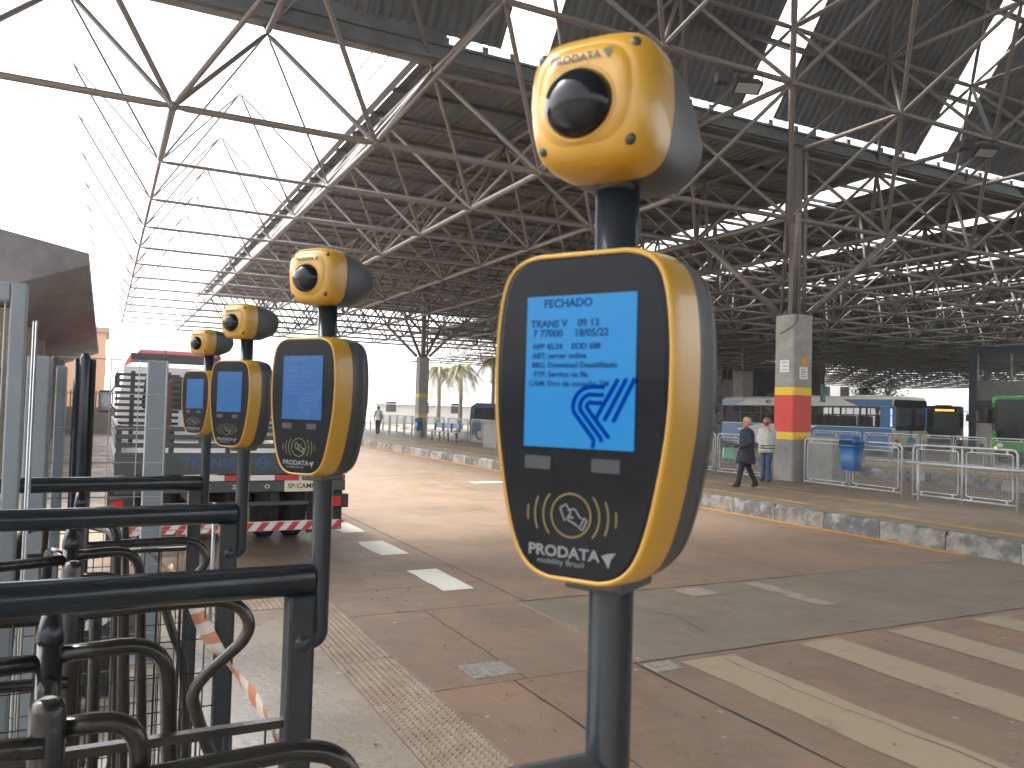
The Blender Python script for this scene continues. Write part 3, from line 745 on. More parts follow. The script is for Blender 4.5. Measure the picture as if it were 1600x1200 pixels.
def reader(k):
    lab = ['large yellow and black card reader with bright blue screen in the foreground', 'second yellow and black card reader, left of the large one',
           'third yellow and black card reader from the front', 'smallest and farthest yellow and black card reader'][k]
    t = thing('card_reader', lab, 'card reader', (GX, GYS[k], 1.697), R(-(59, 54, 52, 54)[k]), 'card readers on poles')
    t.scale = (.91, 1.04, .895)
    FY = -.062                                  # front plane; the pole passes through the origin
    b = MB()
    b.loft([outline(1, 0, FY), outline(1, .0025, FY-.003), outline(1, .0052, FY+.001), outline(1, .0075, FY+.012), outline(1, .0098, FY+.043)], cap0=False, cap1=False); b.build('yellow_bezel', M_yel, t)
    b = MB(); b.loft([outline(1, .001, FY+.004), outline(1, .0012, FY-.0006), outline(.97, -.001, FY-.0016)], smooth=False); b.build('front_panel', M_blk, t)
    b = MB(); b.loft([outline(1, .0090, FY+.0435), outline(1, .0092, FY+.074), outline(1, .0072, FY+.076), outline(1, .0088, FY+.078), outline(.99, .006, FY+.097), outline(.95, -.008, FY+.107), outline(.8, -.02, FY+.110)], cap0=False); b.build('rear_housing', M_gry, t)
    y = FY-.0022
    sw, sh, sz = .0545, .0695, .0405
    b = MB(); b.box((-sw+.001, y-.0006, sz-sh), (sw+.001, y+.0002, sz+sh)); scr = b.build('screen', M_scr1 if k == 0 else M_scr2, t)
    ys = y-.0012
    ink = M_stx if k == 0 else M_stx2
    if k < 2:
        rows = [('FECHADO', -.011, .062, .0085), ('TRANS V', -.030, .0435, .0076), ('09 13', .010, .0435, .0076), ('7 77000', -.031, .0345, .0076), ('18/05/22', .013, .0345, .0076),
                ('APP 45.24', -.031, .0225, .0060), ('EOD 688', .008, .0225, .0060), ('ABT: server online', -.019, .0140, .0058), ('MIG: Download Desabilitado', -.004, .0055, .0058), ('FTP: Servico na fila', -.017, -.003, .0058), ('CAM: Erro de conexão TM', -.009, -.0115, .0058)]
        for (s_, x, z, h_) in rows: text('screen_line', s_, h_*1.25, ink, scr, (x, ys, sz+z), FRONT, bold=.00022)
        ln = []
        ox, oz = .014, sz-.043
        for j in range(3):
            o = j*.0072
            ln.append([(ox+.014-o*.15, oz+.029-o), (ox+.002, oz+.029-o)]+arc(ox+.001, oz+.011, .018-o*.95, 92, 195, 10)+[(ox-.004+o*.95+.008, oz-.018+o*.2), (ox+.003+o*1.15, oz-.0255+o*.75)])
        for j in range(3): ln.append([(ox+.005+j*.0085, oz-.001-j*.001+.001), (ox+.026+j*.0078, oz+.036+.0005*j)])
        stroke('screen_logo', ln, .0040, M_slg if k == 0 else ink, scr, ys-.0002)
    for x in (-.0385, .0295):
        b = MB(); b.box((x-.0135, y-.0004, -.0495), (x+.0135, y, -.0375)); b.build('indicator', M_ind, t)
    yi = y-.0005; cz = -.0895
    ln = [arc(-.003, cz, .0195, 0, 360, 40)]
    for r_, a in ((.028, 40), (.0365, 24), (.044, 9)):
        ln.append(arc(-.003, cz, r_, -a, a)); ln.append(arc(-.003, cz, r_, 180-a, 180+a))
    stroke('tap_ring', ln, .0016, M_pr_y, t, yi)
    hand = [[(-.014, cz+.006), (-.008, cz+.010), (-.003, cz+.002), (-.009, cz-.005), (-.014, cz+.006)],
            [(-.006, cz+.005), (.001, cz+.006), (.006, cz-.001), (.010, cz-.002), (.006, cz-.010), (.001, cz-.007), (-.006, cz-.004), (-.004, cz-.001), (.000, cz-.002)],
            [(.010, cz-.001), (.013, cz-.003), (.009, cz-.012), (.006, cz-.011)]]
    stroke('tap_hand', hand, .0016, M_pr_g, t, yi)
    text('maker_name', 'PRODATA', .0138, M_pr_g, t, (-.010, yi, -.1235), FRONT, bold=.0004, sx=1.12)
    text('maker_tagline', 'mobility Brasil', .0072, M_pr_g, t, (-.0125, yi, -.1325), FRONT, sx=1.15)
    bird(t, .0275, -.1255, .0135, M_pr_g, yi)
    b = MB(); b.bbox((-.03, -.03, -.165), (.03, .035, -.150), .004); b.build('pole_clamp', M_gry, t)
    return t
for k in range(4): reader(k)

M_dome = mat('dome_black', (.008, .009, .011), .08, spec=.28)
M_recess = mat('recess_dark', (.05, .045, .04), .35, .8)
def sq(a, y, e=4.0, n=56, cz=0.0, sx=1.0, top=1.0):
    out = []
    for k in range(n):
        th = 2*math.pi*k/n; c, s_ = math.cos(th), math.sin(th)
        x = a*sx*math.copysign(abs(c)**(2/e), c); z = a*math.copysign(abs(s_)**(2/e), s_)
        x *= 1-.10*max(0, -z/a) - .03*max(0, z/a)
        out.append((x, y, cz+z))
    return out
def camera_unit(k):
    lab = ['large yellow dome camera unit on top of the foreground pole', 'second yellow dome camera unit, above the second reader', 'third yellow dome camera unit, above the third reader', 'smallest yellow dome camera unit, farthest along the row'][k]
    t = thing('camera_unit', lab, 'camera', (GX, GYS[k], 1.955), R(-(56, 51, 51, 52)[k]), 'dome camera units on poles')
    t.scale = (.86, .98 if k == 0 else .84, .84)
    a = .0665; FY = -.072
    b = MB()
    b.loft([sq(a*.52, FY-.010, 3.2), sq(a*.70, FY-.0085, 3.2), sq(a*.715, FY-.0060, 3.3), sq(a*.735, FY-.0062, 3.3), sq(a*.90, FY+.002, 3.8), sq(a*.98, FY+.014, 4.2), sq(a, FY+.030, 4.4), sq(a*1.0, FY+.052, 4.4)], cap1=False); b.build('yellow_cover', M_yel, t)
    b = MB()
    b.loft([sq(a*.985, FY+.0525, 4.4), sq(a*.99, FY+.060, 4.4), sq(a*.985, FY+.088, 4), sq(a*.96, FY+.115, 3.6, cz=.0), sq(a*.91, FY+.138, 3.0, cz=.003), sq(a*.84, FY+.162, 2.5, cz=.005), sq(a*.76, FY+.186, 2.2, cz=.007), sq(a*.64, FY+.197, 2, cz=.008)], cap0=False); b.build('rear_housing', M_gry, t)
    # dome with collar, lower left of the cover
    dx, dz, dr = -.003, -.009, .0335
    b = MB()
    rings = []
    for i in range(15):
        an = R(90*i/14); rr = dr*math.cos(an); yy = FY-.0085-dr*.74*math.sin(an)
        rings.append([(dx+max(rr, .0003)*math.cos(2*math.pi*j/40), yy, dz+max(rr, .0003)*math.sin(2*math.pi*j/40)) for j in range(40)])
    b.loft(rings, cap0=False); b.build('dome', M_dome, t)
    b = MB()
    cir = lambda r_, y: [(dx+r_*math.cos(2*math.pi*j/32), y, dz+r_*math.sin(2*math.pi*j/32)) for j in range(32)]
    b.loft([cir(dr+.0045, FY-.0085), cir(dr+.0035, FY-.0105), cir(dr+.0008, FY-.0108), cir(dr-.001, FY-.0095)], cap0=False, cap1=False); b.build('dome_collar', M_yel, t)
    for sx, sz in ((1, 1), (-1, 1), (1, -1), (-1, -1)):
        x, z = sx*a*(.70 if sz > 0 else .655), sz*a*.68
        b = MB(); ci = lambda r_, y: [(x+r_*math.cos(2*math.pi*j/14), y, z+r_*math.sin(2*math.pi*j/14)) for j in range(14)]
        b.sphere((x, FY+.0012, z), .0062, 12, 8, sc=(1, .6, 1)); b.build('screw_recess', M_recess, t)  # dark domes stand in for the shade inside the screw recesses
    text('maker_name', 'PRODATA', .0098, mat('print_dark', (.045, .05, .03), .5), t, (-.007, FY-.0112, .0350), FRONT, bold=.0003, sx=1.12)
    text('maker_tagline', 'mobility Brasil', .006, mat('print_ochre', (.36, .22, .03), .5), t, (-.010, FY-.0112, .0275), FRONT)
    bird(t, .0205, .0350, .0105, MATS['print_dark'], FY-.0112)
    b = MB(); b.tube([(0, 0, -.072), (0, 0, -.045)], .0225, 18); b.build('pole_socket', M_gry, t)
for k in range(4): camera_unit(k)

# ================================================================== PLATFORM FURNITURE
def railing(loc, rz, L, label, bins=2, h=1.02, mesh=True):
    """tubular barrier with rounded corners, two framed mesh panels, feet; runs along local +x"""
    t = thing('railing', label, 'railing', loc, rz, 'grey mesh railings on the platforms')
    r = .021
    b = MB(); b.tube(fillet([(0, 0, -.0), (0, 0, h), (L, 0, h), (L, 0, 0)], .10, 6), r, 8); b.build('outer_frame', M_rail, t)
    b = MB(); b.tube([(L/2, 0, 0), (L/2, 0, h-.02)], r, 8); b.build('middle_post', M_rail, t)
    b = MB(); b.tube([(0, 0, .10), (L, 0, .10)], r*.9, 8); b.build('bottom_rail', M_rail, t)
    for k in range(2):
        x0, x1 = L/2*k+.075, L/2*(k+1)-.075
        b = MB(); b.tube(fillet([(x0, 0, .17), (x1, 0, .17), (x1, 0, h-.075), (x0, 0, h-.075)], .05, 4, True), .013, 6, closed=True); fr = b.build('panel_frame', M_rail, t)
        for (x, z) in ((x0+.1, .135), (x1-.1, .135), (x0+.1, h-.045), (x1-.1, h-.045)):
            c = MB(); c.box((x-.015, -.012, z-.045), (x+.015, .012, z+.045)); c.build('lug', M_rail, fr)
        if mesh:
            b = MB(); x = x0+.05
            while x < x1: b.box((x-.0014, -.0014, .17), (x+.0014, .0014, h-.075)); x += .05
            z = .21
            while z < h-.08: b.box((x0, .0015, z-.0014), (x1, .004, z+.0014)); z += .05
            b.build('wire_mesh', M_rmesh, t, kind='stuff')
    return t
FX = 13.62
railing((FX, 12.72, PZ), R(-92), 2.45, 'mesh railing holding the blue bin, right of the banded column')
railing((FX-.06, 10.05, PZ), R(-91), 1.95, 'mesh railing with a leaning rail in front, right of the blue bin')
railing((FX-.1, 7.95, PZ), R(-90), 2.1, 'mesh railing cut off by the right edge of the view')
railing((FX+.1, 17.9, PZ), R(-90), 2.2, 'mesh railing behind the walking person in the dark coat')
railing((FX+.1, 20.3, PZ), R(-90), 2.2, 'mesh railing partly hidden by the large card reader')
railing((FX, 15.5, PZ), R(-90), 1.6, 'mesh railing between the two people and the banded column')
for k in range(7):
    railing((24.2, 24.5-2.3*k, PZ), R(-90), 2.15, ['first', 'second', 'third', 'fourth', 'fifth', 'sixth', 'seventh'][k]+' mesh railing from the left on the far platform before the buses')
for k in range(4):
    railing((FX+.25, 46.5-2.35*k, PZ), R(-90), 2.2, ['farthest', 'second farthest', 'third farthest', 'fourth farthest'][k]+' mesh railing on the platform near the lone walker')
for k, y in enumerate((36.6, 33.9, 31.3)):
    railing((FX+.35, y, PZ), R(-90), 2.3, ['mesh railing beside the far column and blue bin', 'mesh railing behind the blue-backed bench', 'mesh railing between the bench and the concrete block'][k])
# leaning rail
t = thing('leaning_rail', 'grey tubular leaning rail standing before the mesh railing', 'rail', (13.3, 0, PZ))
b = MB(); b.tube([(0, 10.0, .70), (0, 7.3, .70)], .03, 10); b.build('bar', M_rail, t)
for y in (9.75, 7.5):
    b = MB(); b.tube([(0, y, 0), (0, y, .68)], .025, 8); b.build('leg', M_rail, t)
    b = MB(); b.prism([(.0, y-.01, .42), (.16, y-.01, .36), (.16, y-.01, .52), (.02, y-.01, .66)], (0, .02, 0)); b.build('gusset', M_rail, t)
# bins
M_bin = mat('blue_plastic', (.020, .085, .235), .42, c2=(.026, .1, .27), scale=6, spec=.4)
def waste_bin(loc, rz, label, s_=1):
    t = thing('waste_bin', label, 'bin', loc, rz, 'blue hanging bins')
    def ring(w, d, z, n=24):
        return [(w*math.copysign(abs(math.cos(2*math.pi*k/n))**.5, math.cos(2*math.pi*k/n)), d*math.copysign(abs(math.sin(2*math.pi*k/n))**.5, math.sin(2*math.pi*k/n)), z) for k in range(n)]
    b = MB(); b.loft([ring(.165, .12, 0), ring(.175, .13, .02), ring(.215, .16, .47)]); b.build('bucket', M_bin, t)
    b = MB(); b.loft([ring(.232, .175, .465), ring(.236, .178, .52)]); b.build('rim', M_bin, t)
    b = MB(); b.loft([ring(.222, .17, .521), ring(.225, .172, .62), ring(.20, .15, .67), ring(.12, .09, .685)]); b.build('lid', M_bin, t)
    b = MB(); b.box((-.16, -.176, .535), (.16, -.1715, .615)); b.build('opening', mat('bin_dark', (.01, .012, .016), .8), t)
    b = MB(); b.box((-.03, .16, .05), (.03, .2, .55)); b.build('bracket', M_rail, t)
    t.scale = (s_,)*3
waste_bin((FX-.22, 11.32, .70), R(-90), 'blue plastic bin hung on the railing right of the banded column', .98)
waste_bin((13.55, 36.55, .62), R(-90), 'blue plastic bin beside the far yellow-banded column', .9)
b = MB(); b.tube([(13.75, 36.55, PZ), (13.75, 36.55, .9)], .03, 8); tag(b.build('bin_stake', M_purl), 'short dark stake holding the far blue bin', 'post')
# low concrete wall next to the near column
M_lowc = mat('low_wall_concrete', (.28, .27, .245), .85, c2=(.21, .2, .18), scale=3, bump=.2, bscale=25)
t = thing('concrete_block', 'low grey concrete block right behind the banded column', 'block', (14.75, 13.0, PZ), R(0))
b = MB(); b.bbox((-.38, -.35, 0), (.38, .35, 1.0), .02); b.build('body', M_lowc, t)
b = MB(); b.bbox((-.40, -.37, 1.0), (.40, .37, 1.06), .01); b.build('coping', M_lowc, t)
t = thing('concrete_block', 'concrete block on the platform left of the large card reader', 'block', (13.75, 27.6, PZ), 0)
b = MB(); b.bbox((-.65, -.6, 0), (.65, .6, .95), .03); b.build('body', M_lowc, t)
b = MB(); b.bbox((-.69, -.64, .95), (.69, .64, 1.03), .015); b.build('coping', M_lowc, t)
# bench
t = thing('bench', 'long bench with pale blue backrest on the far platform', 'bench', (13.3, 32.7, PZ), R(-90))
M_bb = mat('bench_blue', (.17, .28, .47), .5)
b = MB(); b.bbox((-1.6, .18, .60), (1.6, .22, .82), .01); b.build('backrest', M_bb, t)
for k in range(3):
    b = MB(); b.bbox((-1.7, -.2+.13*k, .43), (1.7, -.10+.13*k, .46), .006); b.build('seat_slat', M_rail, t)
for x in (-1.4, -.5, .5, 1.4):
    b = MB(); b.box((x-.03, -.03, 0), (x+.03, .03, .43)); b.box((x-.028, .12, .43), (x+.028, .18, .8)); b.build('leg', M_purl, t)
# hanging sign over the middle road
t = thing('hanging_sign', 'small teal sign hanging on two cords beyond the banded column', 'sign', (23.9, 21.5, 0), R(30))
b = MB(); b.bbox((-.26, -.04, 2.35), (.26, .04, 3.0), .01); b.build('panel', mat('sign_teal', (.05, .12, .13), .5), t)
b = MB(); b.box((-.22, -.045, 2.42), (.22, -.041, 2.66)); b.build('sign_field', mat('sign_grey', (.22, .24, .25), .5), t)
for x in (-.2, .2):
    b = MB(); b.tube([(x, 0, 3.0), (x, 0, ZB)], .012, 5); b.build('cord', M_purl, t)

# ================================================================== PEOPLE
M_skin = mat('skin', (.42, .24, .17), .6, c2=(.38, .2, .14), scale=20)
M_skin2 = mat('skin_dark', (.14, .075, .05), .6)
def skin_body(name, joints, edges, mats, pick, parent, sub=2):
    me = bpy.data.meshes.new(name); idx = {k: i for i, k in enumerate(joints)}
    me.from_pydata([j[0] for j in joints.values()], [(idx[a], idx[c]) for a, c in edges], [])
    o = bpy.data.objects.new(name, me); COL.objects.link(o)
    md = o.modifiers.new('skin', 'SKIN'); md.use_smooth_shade = True; sb = o.modifiers.new('sub', 'SUBSURF'); sb.levels = sub; sb.render_levels = sub
    for k, j in enumerate(joints.values()):
        r = j[1]; me.skin_vertices[0].data[k].radius = r if isinstance(r, tuple) else (r, r)
    me.skin_vertices[0].data[idx['pelvis']].use_root = True
    dg = bpy.context.evaluated_depsgraph_get(); m2 = bpy.data.meshes.new_from_object(o.evaluated_get(dg)); bpy.data.objects.remove(o)
    m2.materials.clear()
    for m in mats: m2.materials.append(m)
    for p in m2.polygons: p.material_index = pick(p.center); p.use_smooth = True
    m2.name = name
    return m2
def person(label, loc, rz, h, J, mats, pick, hair=None, coat=None, hands=True):
    """J: joint positions as fractions of height: x forward, y left, z up"""
    t = thing('person', label, 'person', loc, rz)
    base = {'pelvis': ((0, 0, .525), (.088, .066)), 'spine': ((0, 0, .64), (.078, .06)), 'chest': ((0, 0, .755), (.092, .066)), 'neck': ((.004, 0, .838), .030),
            'jaw': ((.014, 0, .878), .038), 'head': ((.012, 0, .925), .052), 'crown': ((.004, 0, .965), .040),
            'ls': ((0, .098, .79), .040), 'le': ((-.01, .13, .63), .030), 'lw': ((.05, .12, .49), .021), 'lh': ((.07, .115, .455), (.020, .012)),
            'rs': ((0, -.098, .79), .040), 're': ((-.01, -.13, .63), .030), 'rw': ((.05, -.12, .49), .021), 'rh': ((.07, -.115, .455), (.020, .012)),
            'lhip': ((0, .05, .49), .062), 'lk': ((.01, .052, .28), .044), 'la': ((-.01, .052, .055), .030), 'lt': ((.07, .056, .022), (.026, .020)), 'lheel': ((-.035, .052, .024), .022),
            'rhip': ((0, -.05, .49), .062), 'rk': ((.01, -.052, .28), .044), 'ra': ((-.01, -.052, .055), .030), 'rt': ((.07, -.056, .022), (.026, .020)), 'rheel': ((-.035, -.052, .024), .022)}
    for k, v in J.items(): base[k] = (v, base[k][1])
    joints = {k: (tuple(c*h for c in v[0]), tuple(c*h for c in v[1]) if isinstance(v[1], tuple) else v[1]*h) for k, v in base.items()}
    E_ = [('pelvis', 'spine'), ('spine', 'chest'), ('chest', 'neck'), ('neck', 'jaw'), ('jaw', 'head'), ('head', 'crown'), ('chest', 'ls'), ('ls', 'le'), ('le', 'lw'), ('lw', 'lh'), ('chest', 'rs'), ('rs', 're'), ('re', 'rw'), ('rw', 'rh'),
          ('pelvis', 'lhip'), ('lhip', 'lk'), ('lk', 'la'), ('la', 'lt'), ('la', 'lheel'), ('pelvis', 'rhip'), ('rhip', 'rk'), ('rk', 'ra'), ('ra', 'rt'), ('ra', 'rheel')]
    me = skin_body('body', joints, E_, mats, lambda c: pick((c.x/h, c.y/h, c.z/h)), t)
    # features joined into the body: nose, ears, fingers
    b = MB(); sk = 0
    hx, hy, hz = joints['head'][0]
    b.sphere((hx+.052*h, hy, hz-.014*h), .011*h, 8, 6, sk, sc=(1, .7, 1.3))
    for s_ in (-1, 1):
        b.sphere((hx-.004*h, hy+s_*.050*h, hz-.012*h), .013*h, 8, 6, sk, sc=(.8, .4, 1.3))
        b.sphere((hx+.046*h, hy+s_*.018*h, hz+.004*h), .006*h, 6, 5, len(mats)-1)
    b.sphere((hx+.046*h, hy, hz-.036*h), .008*h, 6, 5, 0, sc=(.5, 1.6, .5))
    for s_, w_, hd in ((1, 'lw', 'lh'), (-1, 'rw', 'rh')):
        a = Vector(joints[w_][0]); c = Vector(joints[hd][0]); d = (c-a).normalized(); sd = d.cross(Vector((0, 1, 0))).normalized(); up = sd.cross(d)
        for f, (o_, L) in enumerate(((-.013, .036), (-.004, .042), (.005, .039), (.013, .030))):
            p0 = c+sd*o_*h; p1 = p0+d*L*.5*h+up*.004*h*s_; p2 = p0+d*L*h+up*.013*h*s_
            b.tube([p0, p1, p2], [.0052*h, .0047*h, .0036*h], 6, sk)
        b.tube([a.lerp(c, .6), c+sd*-.022*h, c+sd*-.026*h+d*.018*h], [.007*h, .006*h, .0045*h], 6, sk)
    em = b.mesh('x', mats); bm = bmesh.new(); bm.from_mesh(me); bm.from_mesh(em); bm.to_mesh(me); bm.free(); bpy.data.meshes.remove(em)
    obj('body', me, t)
    if hair:
        b = MB(); m, length = hair; rings = []
        for i in range(9):
            a = R(8+(118 if length < .05 else 140)*i/8); rr = .060*h*math.sin(a); z = hz+.004*h+.062*h*math.cos(a)
            rings.append([(hx-.008*h+rr*math.cos(2*math.pi*k/18)*(1.08 if math.cos(2*math.pi*k/18) < .3 else max(.3, 1-.06*i*i*.25)), hy+rr*math.sin(2*math.pi*k/18)*.98, z+random.uniform(-.003, .003)*h) for k in range(18)])
        b.loft(rings); b.build('hair', m, t)
    if coat:
        m, rings_, nm = coat; b = MB(); rr = []
        for (z, rx, ry, cx_) in rings_:
            rr.append([((cx_+rx*math.cos(2*math.pi*k/24)*(1+.03*math.sin(5*2*math.pi*k/24+z*9)))*h, ry*math.sin(2*math.pi*k/24)*h, z*h) for k in range(24)])
        b.loft(rr, cap0=False, cap1=False); o = b.build(nm, m, t)
        md = o.modifiers.new('thickness', 'SOLIDIFY'); md.thickness = .008
    return t
M_navy = mat('navy_cloth', (.012, .014, .028), .85, c2=(.018, .02, .036), scale=14, bump=.3, bscale=30)
M_black = mat('black_cloth', (.012, .012, .014), .85, bump=.3, bscale=30)
M_shoe = mat('shoe_black', (.012, .012, .013), .6); M_sole = mat('sole_white', (.7, .7, .68), .6)
M_blond = mat('light_hair', (.40, .26, .14), .75, c2=(.55, .40, .24), scale=30, bump=.4, bscale=60)
M_scarf = mat('red_scarf', (.30, .03, .03), .8)
M_eye = mat('eye_dark', (.02, .015, .012), .4)
FWD = R(153)
def pick1(c):
    x, y, z = c
    if z < .024: return 4
    if z < .062: return 3
    if z < .42: return 2
    if z < .835 and not (abs(y) < .2 and x > .135 and z < .60): return 1
    if z < .86: return 5
    return 0
P1 = person('person in long dark coat walking left with a mint green bag', (11.62, 12.37, PZ), FWD, 1.47,
       {'le': (-.03, .135, .64), 'lw': (.10, .125, .575), 'lh': (.145, .12, .555), 're': (-.03, -.135, .64), 'rw': (.10, -.10, .57), 'rh': (.14, -.09, .555),
        'lk': (.085, .05, .285), 'la': (.125, .05, .062), 'lt': (.205, .052, .030), 'lheel': (.10, .05, .026),
        'rk': (-.055, -.05, .275), 'ra': (-.155, -.05, .070), 'rt': (-.085, -.052, .022), 'rheel': (-.185, -.05, .045)},
       [M_skin, M_navy, M_black, M_shoe, M_sole, M_scarf, M_eye], pick1, (M_blond, .03),
       (M_navy, [(.83, .050, .06, 0), (.80, .085, .12, 0), (.74, .098, .135, -.005), (.62, .098, .125, 0), (.52, .11, .128, .005), (.42, .125, .138, .005), (.345, .135, .145, .005)], 'coat'))
b = MB(); hb = 1.47
b.loft([[(.135*hb, -.13*hb, .40*hb), (.30*hb, -.13*hb, .41*hb), (.30*hb, -.06*hb, .41*hb), (.135*hb, -.06*hb, .40*hb)], [(.12*hb, -.125*hb, .545*hb), (.29*hb, -.125*hb, .555*hb), (.29*hb, -.07*hb, .555*hb), (.12*hb, -.07*hb, .545*hb)]], smooth=False)
bag = thing('handbag', 'mint green shoulder bag carried by the walking person', 'bag', (11.62, 12.37, PZ), FWD)
b.build('pouch', mat('mint_cloth', (.17, .40, .31), .7, c2=(.14, .34, .26), scale=9), bag)
b = MB(); b.tube(catmull([(.14*hb, -.10*hb, .54*hb), (.12*hb, -.10*hb, .60*hb), (.2*hb, -.10*hb, .61*hb), (.27*hb, -.10*hb, .55*hb)], 5), .008, 6); b.build('strap', M_black, bag)
M_jk = mat('pale_jacket', (.50, .48, .45), .8, c2=(.36, .35, .34), scale=16, bump=.2, bscale=30); M_jean = mat('blue_jeans', (.03, .065, .14), .85, c2=(.05, .09, .18), scale=12)
M_mask = mat('dark_red_mask', (.13, .02, .022), .8)
def pick2(c):
    x, y, z = c
    if z < .05: return 3
    if z < .47: return 2
    if z > .865 and z < .912 and x > .02: return 5
    if z < .845 and z > .40 and not (x > .06 and z > .78): return 1
    return 0
P2 = person('person in pale jacket and jeans leaning by the banded column with hand to face', (13.33, 13.56, PZ), R(205), 1.47,
       {'le': (.02, .13, .65), 'lw': (.085, .085, .775), 'lh': (.085, .06, .83), 're': (.0, -.13, .64), 'rw': (.08, -.08, .57), 'rh': (.10, -.05, .56),
        'lk': (.03, .04, .28), 'rk': (.0, -.04, .28)},
       [M_skin, M_jk, M_jean, M_shoe, M_scarf, M_mask, M_eye], pick2, (mat('brown_hair', (.22, .11, .07), .75, c2=(.3, .17, .1), scale=30), .08),
       (M_jk, [(.83, .05, .06, 0), (.79, .085, .115, 0), (.70, .095, .125, 0), (.58, .098, .125, 0), (.50, .105, .128, 0), (.45, .105, .13, 0)], 'jacket'))
b = MB()
for z in (.515, .555):
    ring = [((.105*1.47)*math.cos(2*math.pi*k/24)*1.03, .131*1.47*math.sin(2*math.pi*k/24), z*1.47) for k in range(24)]; r2 = [(p[0], p[1], p[2]+.018) for p in ring]
    b.loft([ring, r2], cap0=False, cap1=False)
b.build('jacket_stripe', M_black, P2)
P3 = person('small distant walker with dark backpack on the far platform', (12.84, 40.7, PZ), R(-120), 1.5,
       {'lk': (.05, .05, .28), 'la': (.06, .05, .06), 'lt': (.13, .05, .022), 'lheel': (.03, .05, .024), 'rk': (-.03, -.05, .28), 'ra': (-.09, -.05, .06), 'rt': (-.02, -.05, .022), 'rheel': (-.12, -.05, .03)},
       [M_skin2, M_white, M_black, M_shoe, M_eye], lambda c: 3 if c[2] < .05 else 2 if c[2] < .5 else 1 if c[2] < .84 and abs(c[1]) < .115 else 0, (M_black, .03))
bp_ = thing('backpack', 'dark backpack worn by the small distant walker', 'backpack', (12.84, 40.7, PZ), R(-120))
b = MB(); b.bbox((-.30, -.16, .82), (-.11, .16, 1.24), .05); b.build('sack', M_black, bp_)
for s_ in (-1, 1):
    b = MB(); b.tube(catmull([(-.12, s_*.1, 1.2), (.0, s_*.1, 1.27), (.11, s_*.1, 1.1), (.0, s_*.12, .9), (-.12, s_*.12, .86)], 4), .015, 5); b.build('strap', M_black, bp_)

# ================================================================== VEHICLES
G_bus = glassmat('bus_window_glass', (.95, .97, .97), .93, .04)
G_dark = glassmat('dark_windscreen', (.10, .11, .12), .35, .04)
M_trim = mat('black_trim', (.015, .015, .017), .5)
M_rim = mat('wheel_rim', (.35, .35, .35), .4, .6)
M_seat = mat('bus_seat', (.05, .055, .07), .8); M_int = mat('bus_interior', (.35, .35, .34), .7)
M_lamp_r = mat('red_lamp', (.45, .015, .015), .25); M_lamp_o = mat('amber_lamp', (.7, .25, .02), .25, emit=(1, .4, .05), es=1.2); M_lamp_w = mat('head_lamp', (.7, .7, .7), .15)
def wheel(parent, x, y, r=.5, w=.28, side=-1):
    b = MB(); q = []
    for (dx, rr) in ((0, r*.62), (.01, r*.9), (.05, r), (w-.05, r), (w-.01, r*.9), (w, r*.62)):
        q.append([(x-side*0+side*-dx*-1*-1 if False else x+(-side)*dx, y+rr*math.cos(2*math.pi*k/24), r+rr*math.sin(2*math.pi*k/24)) for k in range(24)])
    b.loft(q); o = b.build('wheel', M_rub, parent)
    b = MB(); q = []
    for (dx, rr) in ((-.012, r*.60), (.02, r*.52), (.06, r*.30), (.0, r*.22), (-.02, r*.16)):
        q.append([(x+(-side)*dx, y+rr*math.cos(2*math.pi*k/20), r+rr*math.sin(2*math.pi*k/20)) for k in range(20)])
    b.loft(q); b.build('rim', M_rim, o)
